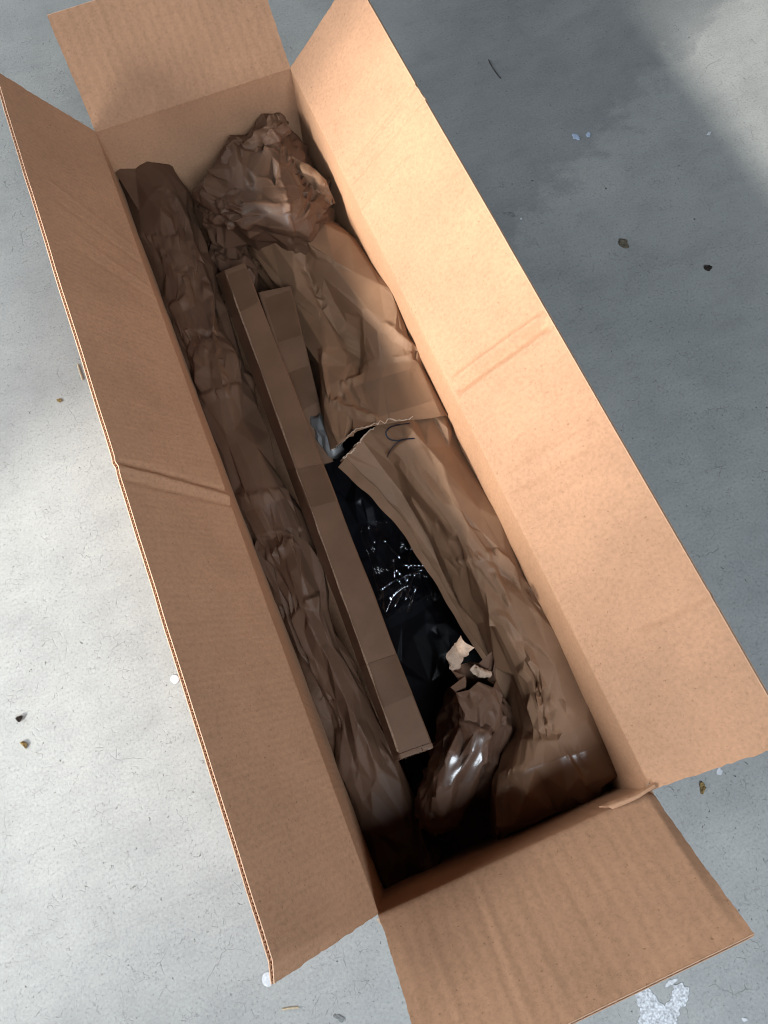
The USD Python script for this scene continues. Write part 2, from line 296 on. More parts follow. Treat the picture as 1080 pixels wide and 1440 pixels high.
def tube_rows(st, drop=1.0):
    """stations: (left px, left py, right px, right py, z of the silhouette, rise of the top above it, ridge position 0..1)."""
    out = []
    for s in st:
        lx, ly, rx, ry, zc, h = s[:6]; k = s[6] if len(s) > 6 else 0.5
        t = np.array([0, 0.10, 0.28, 0.5, 0.72, 0.90, 1.0]); tt = np.clip(t, 0, 1) ** (math.log(k) / math.log(0.5))
        z = zc + h * np.sqrt(np.clip(1 - (2 * t - 1) ** 2, 0, 1)); 
        top = at(lx + (rx - lx) * tt, ly + (ry - ly) * tt, z)
        a, b = top[0].copy(), top[-1].copy()
        c = (a + b) / 2; dn = np.array([0, 0, -h * drop])
        low = np.stack([b + (c - b) * 0.12 + dn * 0.6, c + (b - c) * 0.45 + dn, c + (a - c) * 0.45 + dn, a + (c - a) * 0.12 + dn * 0.6])
        out.append(np.concatenate([top, low]))
    return out
def cap_rows(rr, first=(0.86, 0.45, 0.05), last=(0.86, 0.45, 0.05), bulge=0.004):
    a, b = rr[0], rr[-1]; da = a.mean(0) - rr[1].mean(0); db = b.mean(0) - rr[-2].mean(0)
    da /= np.linalg.norm(da); db /= np.linalg.norm(db)
    A = [a.mean(0) + (a - a.mean(0)) * k + da * bulge * (1 - k) for k in first[::-1]]
    B = [b.mean(0) + (b - b.mean(0)) * k + db * bulge * (1 - k) for k in last]
    return A + list(rr) + B
def split(X, T, N, size):
    """Halves every edge longer than size, keeping the mesh closed."""
    e = np.sort(np.concatenate([T[:, [0, 1]], T[:, [1, 2]], T[:, [2, 0]]]), 1); uq, inv = np.unique(e, axis=0, return_inverse=True); inv = inv.ravel()
    long = np.linalg.norm(X[uq[:, 0]] - X[uq[:, 1]], axis=1) > size
    idx = np.full(len(uq), -1); idx[long] = len(X) + np.arange(long.sum())
    X2 = np.concatenate([X, (X[uq[long, 0]] + X[uq[long, 1]]) / 2]); N2 = np.concatenate([N, (N[uq[long, 0]] + N[uq[long, 1]]) / 2])
    k = len(T); m = np.stack([idx[inv[:k]], idx[inv[k:2 * k]], idx[inv[2 * k:]]], 1); out = []
    for pat in range(8):
        s_ = ((m >= 0) @ np.array([1, 2, 4])) == pat
        if not s_.any(): continue
        a, b, c = T[s_].T; x, y, z = m[s_].T
        out += {0: [(a, b, c)], 1: [(a, x, c), (x, b, c)], 2: [(a, b, y), (a, y, c)], 4: [(a, b, z), (z, b, c)], 3: [(x, b, y), (a, x, y), (a, y, c)],
                6: [(y, c, z), (a, b, y), (a, y, z)], 5: [(a, x, z), (x, b, c), (x, c, z)], 7: [(a, x, z), (x, b, y), (z, y, c), (x, y, z)]}[pat]
    return X2, np.concatenate([np.stack(o, 1) for o in out]), N2
def ease(X, T, times):
    import scipy.sparse as sp
    e = np.concatenate([T[:, [0, 1]], T[:, [1, 2]], T[:, [2, 0]]]); e = np.concatenate([e, e[:, ::-1]])
    A = sp.csr_matrix((np.ones(len(e)), (e[:, 0], e[:, 1])), (len(X), len(X))); A.data[:] = 1
    d = np.maximum(np.asarray(A.sum(1)).ravel(), 1)[:, None]
    # the open rim stays where it is
    es = np.sort(e[:len(e) // 2], 1); uq, c = np.unique(es, axis=0, return_counts=True); rim = np.zeros(len(X), bool); rim[uq[c == 1].ravel()] = True
    for _ in range(times):
        Y = X + 0.32 * ((A @ X) / d - X); Y[rim] = X[rim]; X = Y
    return X
class Crumpled:
    """Paper laid over a smooth base and crumpled: flat facets between scattered points, dense where it was squeezed, with real creased edges."""
    def __init__(self, rr, closed, seed, cell=0.022, k=1.0, aspect=1.7, zones=0.5, folds=(), step=0.003, jag0=0.0, jag1=0.0, mid=0.012, fine=0.0068, disc=False, soft=1):
        c = np.asarray(rr); r = np.random.default_rng(seed)
        ln = np.linalg.norm(np.diff(c, axis=0), axis=2).mean(1).sum(); wd = np.linalg.norm(np.diff(c, axis=1), axis=2).sum(1)
        n, m = int(ln / step), int(wd.max() * (1.15 if closed else 1.0) / step)
        P = dense(c, n, m, closed); N = grid_normals(P, closed)
        N = N * (outward_of(P) if closed else np.sign(N[..., 2].mean()))
        N = gaussian_filter(N, (2, 2, 0), mode=('nearest', 'wrap' if closed else 'nearest', 'nearest'))
        U = np.linspace(0, ln, n); per = wd.max() * (1.15 if closed else 1.0)
        V = np.linspace(0, per, m + 1)[:m] if closed else np.linspace(0, per, m)
        narrow = np.linalg.norm(np.roll(P, -1, 1) - P, axis=2)[:, :m if closed else m - 1].sum(1) / per
        self.closed, self.per = closed, per
        def base(u, v):
            i = np.clip(u / ln * (n - 1), 0, n - 1.001); i0 = i.astype(int); f = (i - i0)[:, None]
            if closed: j = (v % per) / per * m; j0 = j.astype(int) % m; j1 = (j0 + 1) % m
            else: j = np.clip(v / per * (m - 1), 0, m - 1.001); j0 = j.astype(int); j1 = j0 + 1
            g = (j - np.floor(j))[:, None]
            mixg = lambda A: (A[i0, j0] * (1 - g) + A[i0, j1] * g) * (1 - f) + (A[i0 + 1, j0] * (1 - g) + A[i0 + 1, j1] * g) * f
            return mixg(P), mixg(N)
        def zone(u, v):
            z = meshkit.fbm(np.stack([u * 9, np.cos(v / per * 2 * np.pi) * 1.2, np.sin(v / per * 2 * np.pi) * 1.2 + seed], -1), 3, seed)
            return z + (zones - 0.5)
        def lattice(cl, cond=None):
            a, b = cl * aspect, cl
            nu, nv = max(int(ln / a), 2), max(int(round(per / b)), 3)
            gu, gv = np.meshgrid((np.arange(nu) + 0.5) / nu * ln, (np.arange(nv) + 0.5) / nv * per, indexing='ij')
            gu = gu + r.uniform(-0.46, 0.46, gu.shape) * ln / nu; gv = gv + r.uniform(-0.46, 0.46, gv.shape) * per / nv
            u, v = gu.ravel(), gv.ravel()
            if disc:                                              # an even scatter seen from the top of a bundle
                gx, gy = np.meshgrid(np.arange(-ln, ln, cl), np.arange(-ln, ln, cl * aspect), indexing='ij')
                gx, gy = (gx + r.uniform(-0.46, 0.46, gx.shape) * cl).ravel(), (gy + r.uniform(-0.46, 0.46, gy.shape) * cl * aspect).ravel()
                u = np.hypot(gx, gy); v = np.arctan2(gy, gx) % (2 * np.pi) / (2 * np.pi) * per
                o = (u < ln * 0.97) & (u > 0.004); u, v = u[o], v[o]
                if cond is not None: o = cond(u, v); u, v = u[o], v[o]
                return u, v
            # where the ring is narrow, thin the points out
            keep = r.random(len(u)) < np.clip(np.interp(u, U, narrow) * 1.3, 0.12, 1)
            if cond is not None: keep &= cond(u, v)
            return u[keep], v[keep]
        def flat(u, v):
            return np.stack([u * np.cos(v / per * 2 * np.pi), u * np.sin(v / per * 2 * np.pi)], 1) if disc else np.stack([u / aspect, v], 1)
        def tri(u, v, h):
            if disc: return LinearNDInterpolator(flat(u, v), h, fill_value=0)
            if closed: u, v, h = np.concatenate([u] * 3), np.concatenate([v, v - per, v + per]), np.concatenate([h] * 3)
            return LinearNDInterpolator(np.stack([u / aspect, v], 1), h, fill_value=0)
        u, v = lattice(cell); h = r.normal(0, 0.21, len(u)).clip(-0.42, 0.42) * cell * k
        L0 = tri(u, v, h)
        u1, v1 = lattice(mid, lambda a, b: zone(a, b) > 0.55); h1 = L0(flat(u1, v1)) + r.normal(0, 0.17, len(u1)).clip(-0.36, 0.36) * mid * k
        u2, v2 = lattice(fine, lambda a, b: zone(a, b) > 0.70); h2 = L0(flat(u2, v2)) + r.normal(0, 0.15, len(u2)).clip(-0.3, 0.3) * fine * k
        uu, vv, hh = [u, u1, u2], [v, v1, v2], [h, h1, h2]
        # creases read off the photograph: a ragged line of raised (or sunken) points and a flank on each side
        if folds:
            vis = ((CC - P) * N).sum(-1).ravel() > 0
            gu, gv = np.meshgrid(U, V, indexing='ij'); px = project(P).reshape(-1, 2)[vis]
            near = NearestNDInterpolator(px, np.stack([gu.ravel(), gv.ravel()], 1)[vis])
            for (x0, y0, x1, y1, w, am) in folds:
                d = np.array([x1 - x0, y1 - y0], float); l = np.linalg.norm(d); d /= l; q = np.array([-d[1], d[0]])
                t = np.arange(0, l + 0.1, 7.0); t = t + r.uniform(-2, 2, len(t))
                mid_ = np.array([x0, y0]) + t[:, None] * d + q * r.uniform(-1.4, 1.4, (len(t), 1))
                fade = np.clip(np.minimum(t, l - t) / 8 + 0.35, 0, 1)
                for off, hk in ((0, 1.0), (-0.9 * w, 0.05), (1.7 * w, -0.05)):
                    e = near(mid_ + q * off); hb = L0(flat(e[:, 0], e[:, 1])) * 0.5
                    uu.append(e[:, 0]); vv.append(e[:, 1]); hh.append(hb + am * hk * fade)
        u, v, h = np.concatenate(uu), np.concatenate(vv), np.concatenate(hh)
        # no two points closer than about 2 mm: later ones (the creases) win
        from scipy.spatial import cKDTree, Delaunay
        drop = np.zeros(len(u), bool)
        for a, b in cKDTree(base(u, v)[0]).query_pairs(0.0032): drop[min(a, b)] = True
        u, v, h = u[~drop], v[~drop], h[~drop]
        inside = (u > 0.002) & (u < ln - 0.002); u, v, h = u[inside], v[inside], h[inside]
        if closed: v = v % per
        # the rims
        if disc: pass
        elif closed:
            kk = 14; ev = (np.arange(kk) + 0.5) / kk * per
            u = np.concatenate([u, np.zeros(kk), np.full(kk, ln)]); v = np.concatenate([v, ev, ev]); h = np.concatenate([h, np.zeros(2 * kk)])
        else:
            iv = (v > 0.002) & (v < per - 0.002); u, v, h = u[iv], v[iv], h[iv]
            ev = np.sort(np.r_[0, r.uniform(0.003, per - 0.003, int(per / 0.006)), per]); eu = np.sort(r.uniform(0.004, ln - 0.004, int(ln / 0.02)))
            for e0, jag, sg in ((0.0, jag0, 1), (ln, jag1, -1)):
                o = np.abs(r.normal(0, 1, len(ev))) * jag; u = np.r_[u, e0 + sg * o]; v = np.r_[v, ev]; h = np.r_[h, L0(flat(np.full(len(ev), e0), ev)) * 0.5]
            for e1 in (0.0, per):
                u = np.r_[u, eu]; v = np.r_[v, np.full(len(eu), e1)]; h = np.r_[h, np.zeros(len(eu))]
        p, nn = base(u, v); X = p + nn * h[:, None]
        self.N0 = nn
        if disc:
            T = Delaunay(flat(u, v)).simplices
        elif closed:
            k3 = len(u); a = np.stack([np.concatenate([u] * 3) / aspect, np.concatenate([v, v - per, v + per])], 1)
            T = Delaunay(a).simplices; cv = a[T][:, :, 1].mean(1); T = T[(cv >= 0) & (cv < per)] % k3
            T = T[(T[:, 0] != T[:, 1]) & (T[:, 1] != T[:, 2]) & (T[:, 0] != T[:, 2])]
        else:
            T = Delaunay(np.stack([u / aspect, v], 1)).simplices
        fn = np.cross(X[T[:, 1]] - X[T[:, 0]], X[T[:, 2]] - X[T[:, 0]])
        flip = (fn * nn[T].mean(1)).sum(1) < 0; T[flip] = T[flip][:, ::-1]
        ok = np.linalg.norm(fn, axis=1) > 1e-10; T = T[ok]
        # finer triangles, and creases eased by a millimetre or two
        t = trimesh.Trimesh(X, T, vertex_attributes={'n': nn}, process=False)
        for _ in range(4):
            V0, F0 = t.vertices, t.faces
            el = np.linalg.norm(V0[F0[:, [1, 2, 0]]] - V0[F0], axis=2)
            big = el.max(1) > 0.0042
            if not big.any(): break
            at_ = {'n': t.vertex_attributes['n']}
            nv, nf, na = split(V0, F0, at_['n'], 0.0042)
            t = trimesh.Trimesh(nv, nf, vertex_attributes={'n': na}, process=False)
        X, T, nn = np.array(t.vertices), np.array(t.faces), np.array(t.vertex_attributes['n'])
        X = ease(X, T, soft)
        self.X, self.T = X, T
        t = trimesh.Trimesh(X, T, process=False)
        self.surf = Facing(X, T, nn)
        if closed: self.mesh = t
        else: self.mesh = thick(X, T, nn, 0.0007)
def thick(X, T, N, th):
    """A facet sheet given a thickness, with its rim closed."""
    e = np.concatenate([T[:, [0, 1]], T[:, [1, 2]], T[:, [2, 0]]]); key = {tuple(x) for x in e.tolist()}
    rim = np.array([x for x in e.tolist() if (x[1], x[0]) not in key]); k = len(X)
    return trimesh.Trimesh(np.concatenate([X, X - N * th]), np.concatenate([T, T[:, ::-1] + k, np.stack([rim[:, 0], rim[:, 0] + k, rim[:, 1] + k], 1), np.stack([rim[:, 0], rim[:, 1] + k, rim[:, 1]], 1)]), process=False)
class Facing:
    """The side of a facet mesh that the photograph sees, so that tape, tears and ink can be laid on it."""
    def __init__(self, X, T, N):
        px = project(X); c = CC - X
        fn = np.cross(X[T[:, 1]] - X[T[:, 0]], X[T[:, 2]] - X[T[:, 0]]); ok = (fn * c[T[:, 0]]).sum(1) > 0
        w = np.linspace(0.02, 0.96, 6); pts, dat = [], []
        for a in w:                                             # sample inside every visible facet
            for b in w:
                if a + b < 0.99:
                    k = np.array([a, b, 1 - a - b]); x = (X[T[ok]] * k[None, :, None]).sum(1)
                    pts.append(x); dat.append((N[T[ok]] * k[None, :, None]).sum(1))
        x, nn = np.concatenate(pts), np.concatenate(dat)
        q = project(x); dist = np.linalg.norm(CC - x, axis=1)
        # of samples that fall on the same half pixel keep the nearest to the eye
        cell = np.floor(q * 0.7).astype(np.int64); key = cell[:, 0] * 100000 + cell[:, 1]; o = np.lexsort((dist, key)); first = np.r_[True, key[o][1:] != key[o][:-1]]; o = o[first]
        self.lin, self.near = LinearNDInterpolator(q[o], np.concatenate([x, nn], 1)[o]), NearestNDInterpolator(q[o], np.concatenate([x, nn], 1)[o])
    def __call__(self, u, v):
        q = np.stack([np.asarray(u, float), np.asarray(v, float)], -1)
        d = self.lin(q); bad = np.isnan(d).any(-1)
        if bad.any(): d[bad] = self.near(q[bad])
        n = d[..., 3:]; n = n / np.linalg.norm(n, axis=-1, keepdims=True)
        return d[..., :3], n
def dome_rows(outline, center, zc, ztop, zlow, power=0.5):
    o = np.array(outline, float); c = np.array(center, float)
    out = []
    for f in (0.03, 0.2, 0.42, 0.62, 0.8, 0.93, 1.0):
        q = c + (o - c) * f
        out.append(at(q[:, 0], q[:, 1], zc + (ztop - zc) * (1 - f * f) ** power + 0 * q[:, 0]))
    e = out[-1]; m = e.mean(0)
    for f, g2 in ((0.97, 0.35), (0.85, 0.75), (0.55, 1.0), (0.05, 1.0)):
        q = m + (e - m) * f; q[:, 2] = zc + (zlow - zc) * g2
        out.append(q)
    return out
class Surface:
    """The side of a grid that the photograph sees, so that tape, tears and ink can be laid on it."""
    def __init__(self, P, closed):
        n = grid_normals(P, closed)
        if closed: n = n * outward_of(P)
        else: n = n * np.sign(n[..., 2].mean())
        v = CC - P; v /= np.linalg.norm(v, axis=-1, keepdims=True)
        ok = ((n * v).sum(-1) > 0.12).ravel()
        n = gaussian_filter(n, (2, 2, 0))
        px = project(P).reshape(-1, 2)[ok]; data = np.concatenate([P.reshape(-1, 3), n.reshape(-1, 3)], 1)[ok]
        self.lin, self.near = LinearNDInterpolator(px, data), NearestNDInterpolator(px, data)
    def __call__(self, u, v):
        q = np.stack([np.asarray(u, float), np.asarray(v, float)], -1)
        d = self.lin(q); bad = np.isnan(d).any(-1)
        if bad.any(): d[bad] = self.near(q[bad])
        n = d[..., 3:]; n = n / np.linalg.norm(n, axis=-1, keepdims=True)
        return d[..., :3], n
def patch(surf, quad, lift=0.0009, n=30, m=30, th=0.0003, soft=1.2, wobble=0.0, seed=0):
    """A strip of tape or paper lying on a surface; quad: four picture corners in order."""
    q = np.array(quad, float); a, b = np.meshgrid(np.linspace(0, 1, n), np.linspace(0, 1, m), indexing='ij')
    px = (1 - a)[..., None] * ((1 - b)[..., None] * q[0] + b[..., None] * q[1]) + a[..., None] * ((1 - b)[..., None] * q[3] + b[..., None] * q[2])
    if wobble:
        r = np.random.default_rng(seed); px = px + gaussian_filter(r.normal(0, 1, px.shape), (1, 1, 0)) * wobble
    P, N = surf(px[..., 0], px[..., 1])
    if soft: P = gaussian_filter(P, (soft, soft, 0), mode='nearest')
    return sheet(P + N * lift, th) if grid_normals(P, False)[..., 2].mean() > 0 else sheet((P + N * lift)[:, ::-1], th)
def ribbon(pts, width, th, normal=None):
    """A flat strip along a polyline; normal gives the side the strip lies on."""
    p = np.asarray(pts, float); t = np.gradient(p, axis=0); t /= np.linalg.norm(t, axis=1, keepdims=True)
    nn = np.asarray(normal if normal is not None else np.tile([0, 0, 1.0], (len(p), 1)))
    s = np.cross(t, nn); s /= np.linalg.norm(s, axis=1, keepdims=True)
    w = np.broadcast_to(np.asarray(width, float), len(p))[:, None] / 2
    G = np.stack([p - s * w, p + s * w], 1)
    if grid_normals(G, False)[..., 2].mean() < 0: G = G[:, ::-1]
    return sheet(G, th)
def polyline(pts, n):
    p = np.asarray(pts, float); t = np.r_[0, np.cumsum(np.linalg.norm(np.diff(p, axis=0), axis=1))]
    return PchipInterpolator(t, p, axis=0)(np.linspace(0, t[-1], n))
def rod(pts, r, sides=8):
    p = np.asarray(pts, float); t = np.gradient(p, axis=0); t /= np.linalg.norm(t, axis=1, keepdims=True)
    ref = np.array([0.3, 0.1, 0.95]); x = np.cross(t, ref); x /= np.linalg.norm(x, axis=1, keepdims=True); y = np.cross(t, x)
    a = np.linspace(0, 2 * np.pi, sides, endpoint=False); rr = np.broadcast_to(np.asarray(r, float), len(p))[:, None, None]
    G = p[:, None] + (x[:, None] * np.cos(a)[None, :, None] + y[:, None] * np.sin(a)[None, :, None]) * rr
    return closed_ring_mesh(G)

# ------------------------------------------------------------------ the cardboard box
box = thing('cardboard_box', 'long open corrugated cardboard box with its four flaps spread out', 'box')
TH = 0.0054
w2, l2 = W / 2, L / 2
HT = H - 0.006
def slab(c, s):
    b = trimesh.creation.box(s); b.apply_translation(c); return b
def wall_grid(a, b, out, z0, z1, seed):
    """A corrugated wall from corner a to corner b (inner face), a little bowed."""
    a, b, out = np.array([*a, 0.0]), np.array([*b, 0.0]), np.array([*out, 0.0])
    ln = np.linalg.norm(b - a); n = max(int(ln / 0.01), 4); m = 24
    s, z = np.meshgrid(np.linspace(0, 1, n), np.linspace(z0, z1, m), indexing='ij')
    P = a + (b - a) * s[..., None]; P[..., 2] = z
    bow = (smooth_noise(s * ln, z, 3.0, seed) - 0.5) * 0.004 * np.sin(np.pi * s) * np.sin(np.pi * np.clip((z - z0) / (z1 - z0), 0, 1))
    P = P + out * bow[..., None]
    G = P if np.dot(grid_normals(P, False).mean((0, 1)), -out) > 0 else P[::-1]
    return sheet(G, TH)
obj('wall', wall_grid((-w2, -l2), (-w2, l2), (-1, 0), 0.006, HT, 1), M['card_y'], box)
obj('wall', wall_grid((w2, -l2), (w2, l2), (1, 0), 0.006, HT, 2), M['card_y'], box)
obj('wall', wall_grid((-w2 - 0.001, l2), (w2 + 0.001, l2), (0, 1), 0.006, HT, 3), M['card_x'], box)
obj('wall', wall_grid((-w2 - 0.001, -l2), (w2 + 0.001, -l2), (0, -1), 0.006, HT, 4), M['card_x'], box)
obj('bottom', slab((0, 0, 0.0032), (W + 2 * TH - 0.002, L + 2 * TH - 0.002, 0.0054)), M['card_x'], box, smooth=False)

def flap(A, B, out, ang, depth, mat, creases, bends=(), seed=0, label=None, ripple_amp=0.0, trim=(0, 0)):
    """A flap hinged on A-B. creases: (px0, py0, px1, py1, width, height) read on the flap; bends: (px0, py0, px1, py1, slope, side)."""
    A, B, out = np.array([*A, HT]), np.array([*B, HT]), np.array([*out, 0.0])
    e = (B - A); ln = np.linalg.norm(e); e = e / ln; up = np.array([0, 0, 1.0])
    ns, nt = int(ln / 0.0026), int(depth / 0.0030)
    t = np.r_[np.linspace(0, 0.016, 9), np.linspace(0.016, depth + 0.006, nt)[1:]]
    # section: leaves the wall upright, turns over the score and runs out straight
    th = np.pi / 2 + (ang - np.pi / 2) * np.clip((t - 0.002) / 0.010, 0, 1) ** 1.2
    dt = np.diff(t); mid = (th[1:] + th[:-1]) / 2
    X, Z = np.r_[0, np.cumsum(np.cos(mid) * dt)], np.r_[0, np.cumsum(np.sin(mid) * dt)]
    s = np.linspace(0, ln, ns)
    S, T = np.meshgrid(s, t, indexing='ij')
    P = A + S[..., None] * e + X[None, :, None] * out + Z[None, :, None] * up
    nrm = -np.sin(th)[None, :, None] * out * 1.0 + np.cos(th)[None, :, None] * up
    nrm = np.broadcast_to(nrm, P.shape)                    # faces into the box / upwards
    n_end = -math.sin(ang) * out + math.cos(ang) * up; o_end = math.cos(ang) * out + math.sin(ang) * up
    hinge = A + up * 0.006
    def st(u, v):
        q = onplane(np.array(float(u)), np.array(float(v)), hinge, n_end) - hinge
        return np.array([q @ e, q @ o_end + 0.006])
    w = (smooth_noise(S, T, 4.0, seed) - 0.5) * 0.005 * np.clip(T / 0.06, 0, 1) + (smooth_noise(S, T, 14.0, seed + 5) - 0.5) * 0.0016 * np.clip(T / 0.03, 0, 1)
    w = w + facets(S, T, 0.05, 0.0004, seed + 9, 1.0)
    w = w + 0.0011 * np.exp(-((T - 0.006) / 0.0022) ** 2)  # score bead
    for (u0, v0, u1, v1, wd, amp) in creases:
        a, b = st(u0, v0), st(u1, v1); d = b - a; dl = np.linalg.norm(d); d = d / dl
        al = (S - a[0]) * d[0] + (T - a[1]) * d[1]; pr = -(S - a[0]) * d[1] + (T - a[1]) * d[0]
        pr = pr + (smooth_noise(S, T, 40, seed + 3) - 0.5) * 0.004
        fade = np.clip(al / 0.012 + 0.5, 0, 1) * np.clip((dl - al) / 0.012 + 0.5, 0, 1)
        w = w + amp * np.exp(-np.abs(pr / wd) ** 1.5) * fade
    for (u0, v0, u1, v1, slope, side) in bends:
        a, b = st(u0, v0), st(u1, v1); d = (b - a) / np.linalg.norm(b - a)
        pr = (-(S - a[0]) * d[1] + (T - a[1]) * d[0]) * side
        al = np.clip(((S - a[0]) * d[0] + (T - a[1]) * d[1]) / np.linalg.norm(b - a), 0, 1)
        w = w + slope * np.clip(pr, 0, 1) * al
    P = P + nrm * w[..., None]
    # slightly ragged cut sides
    for i, k in ((0, 1), (-1, -1)):
        j = (smooth_noise(T[0] * 1, T[0] * 0, 160, seed + 21 + k) - 0.5) * 0.003 + k * 0.0012 * np.clip(T[0] / 0.03, 0, 1)
        wgt = np.clip(1 - np.arange(ns) / 5.0, 0, 1)
        if i: wgt = wgt[::-1]
        P = P + e * (wgt[:, None] * j[None])[..., None]
    # the two liners, pinched together towards the cut sides
    pinch = 1 - 0.35 * (np.exp(-S / 0.006) + np.exp(-(ln - S) / 0.006))
    core = (TH - 0.0009) * pinch
    inner = P + nrm * 0.0004
    outer_top = inner - nrm * (0.00045 + core)[..., None]
    def liner(G):
        if (grid_normals(G, False) * nrm).sum() < 0: G = G[::-1]
        return sheet(G, 0.00045)
    # side closures keep light from shining between the liners
    parts = [liner(inner), liner(outer_top)]
    for i in (1, -2):
        a, b = inner[i] - nrm[i] * 0.0005, outer_top[i]
        G = np.stack([a, b], 1); parts.append(sheet(G, 0.0004))
    fl = obj('flap', trimesh.util.concatenate(parts), mat, box, smooth=35, label=label)
    # the fluting between the liners, seen at the free edge
    pitch = 0.0085; k = int(ln / pitch) * 12
    ss = np.linspace(0.002, ln - 0.002, k); ph = 2 * np.pi * ss / pitch
    zz = 0.5 + 0.5 * np.arcsin(np.sin(ph) * 0.97) / np.arcsin(0.97)
    def along(G, tt):
        i = np.clip(np.interp(ss, s, np.arange(ns)), 0, ns - 1.001); i0 = i.astype(int); f = (i - i0)[:, None]
        jj = np.clip(np.interp(tt, t, np.arange(len(t))), 0, len(t) - 1.001); j0 = int(jj); g2 = jj - j0
        r0 = G[:, j0] * (1 - g2) + G[:, j0 + 1] * g2
        return r0[i0] * (1 - f) + r0[i0 + 1] * f
    G = []
    for tt in (t[-1] - 0.0006, t[-1] - 0.004, t[-1] - 0.010):
        a, b = along(inner - nrm * 0.00055, tt), along(outer_top + nrm * 0.0001, tt)
        G.append(a + (b - a) * zz[:, None])
    obj('fluting', sheet(np.stack(G, 1), 0.00035), M['flute'], fl, smooth=60)
    # bright raw paper edge of both liners
    lips = []
    for G0, off in ((inner, 0.00022), (outer_top, 0.00022)):
        c = G0[:, -1] - nrm[:, -1] * off + o_end * 0.0003
        lips.append(ribbon(c, 0.0010, 0.0006, np.broadcast_to(o_end, c.shape)))
    obj('cut_edge', trimesh.util.concatenate(lips), M['edge'], fl, smooth=False)
    return fl, st

DEP = W / 2 + 0.0005
aL, aR, aF, aN = 1.00377, 0.77891, 0.68137, 0.61292
flap((-w2, -l2), (-w2, l2), (-1, 0), aL, DEP, M['card_y'],
     [(160, 647, 318, 690, 0.0032, -0.0020), (166, 657, 322, 700, 0.0042, 0.0030), (176, 675, 330, 712, 0.0032, -0.0018),
      (70, 255, 190, 350, 0.004, 0.0010), (85, 285, 200, 372, 0.004, -0.0012), (98, 325, 210, 405, 0.004, 0.0010), (108, 350, 215, 420, 0.004, -0.0010), (130, 470, 250, 530, 0.006, 0.0005)],
     [(522, 1284, 400, 1342, -0.32, 1)], seed=11, label='left flap in shade with fluted outer edge')
flap((w2, l2), (w2, -l2), (1, 0), aR, DEP, M['card_y'],
     [(640, 535, 764, 446, 0.0046, 0.0065), (643, 550, 770, 457, 0.0042, -0.0058), (650, 560, 774, 469, 0.0046, 0.0055),
      (625, 515, 745, 420, 0.005, 0.0007), (490, 245, 590, 120, 0.0030, 0.0050), (498, 255, 600, 135, 0.0032, -0.0045), (510, 300, 575, 225, 0.004, 0.0032), (470, 165, 540, 70, 0.004, 0.0010),
      (712, 672, 840, 597, 0.0050, 0.0020), (722, 690, 846, 616, 0.0045, -0.0020), (740, 720, 870, 651, 0.0050, 0.0012), (775, 770, 890, 702, 0.006, 0.0012),
      (900, 885, 1000, 835, 0.0040, -0.0022), (905, 893, 1004, 845, 0.0045, 0.0012), (840, 860, 935, 810, 0.006, 0.0006), (900, 985, 1010, 940, 0.006, -0.0006)],
     [], seed=12, label='right flap brightly lit by the sun')
flap((-w2, l2), (w2, l2), (0, 1), aF, DEP, M['card_x'],
     [(215, 150, 300, 128, 0.006, 0.0006), (250, 60, 240, 130, 0.006, -0.0005)], [], seed=13, label='far flap crossed by the soft shadow of the left flap')
flap((w2, -l2), (-w2, -l2), (0, -1), aN, DEP, M['card_x'],
     [(670, 1235, 745, 1440, 0.004, 0.0009), (663, 1238, 735, 1440, 0.004, -0.0007), (700, 1225, 790, 1400, 0.006, 0.0006), (780, 1215, 860, 1370, 0.006, -0.0006), (590, 1290, 650, 1440, 0.007, 0.0006)],
     [(1035, 1322, 930, 1150, -0.7, -1)], seed=14, label='near flap with a crease and a bent right edge')
# torn strip of liner folded over the near right corner
tp = rows([(842, 1134, 0.277), (866, 1124, 0.279), (890, 1115, 0.281), (912, 1104, 0.284), (919, 1100, 0.286)],
          [(858, 1136, 0.285), (872, 1130, 0.288), (893, 1121, 0.291), (913, 1109, 0.293), (921, 1104, 0.292)],
          [(861, 1138, 0.283), (875, 1133, 0.285), (895, 1124, 0.288), (914, 1112, 0.290), (922, 1107, 0.290)])
G = dense(tp, 8, 40, False); G = G if grid_normals(G, False)[..., 2].mean() > 0 else G[::-1]
obj('torn_strip', sheet(G, 0.0012), M['card_x'], box, label='torn cardboard strip folded over the near right corner')
for q in ([(533, 1290), (537, 1297), (541, 1294), (545, 1299)], [(910, 1104), (916, 1107), (921, 1102), (924, 1106)]):
    p = at(*np.array(q, float).T, 0.283); obj('torn_fibre', ribbon(polyline(p, 12), np.linspace(0.006, 0.003, 12), 0.002), M['torn'], box)
# tear at the edge of the near flap
An, nn_ = np.array([0, -l2, H]), np.array([0, math.sin(aN), math.cos(aN)])
q = np.array([(848, 1396), (850, 1402), (855, 1404), (857, 1411)], float)
p = onplane(q[:, 0], q[:, 1], An, nn_) + nn_ * 0.0022
obj('torn_edge', ribbon(polyline(p, 14), np.linspace(0.001, 0.0022, 14), 0.0006, np.tile(nn_, (14, 1))), M['torn_pale'], box)

SMA = 32                                          # creases sharper than this many degrees stay sharp
# ------------------------------------------------------------------ what lies in the box
# added black sheet, its colour standing in for the dark of the deep gap
bb = rows(*[[(x0 + (x1 - x0) * k, y0 + (y1 - y0) * k, 0.035 + 0.02 * math.sin(k * 3.1) ) for k in np.linspace(0, 1, 7)]
            for (x0, y0, x1, y1) in ((430, 600, 600, 560), (480, 760, 660, 700), (520, 900, 720, 820), (560, 1040, 780, 960), (580, 1150, 800, 1080))])
G = Crumpled(bb, False, 71, 0.03, 1.2).mesh
fl = thing('added_gap_sheet', 'added black sheet standing in for the darkness deep in the box between the cartons', 'plastic film')
obj('film', G, M['black'], fl, smooth=50)

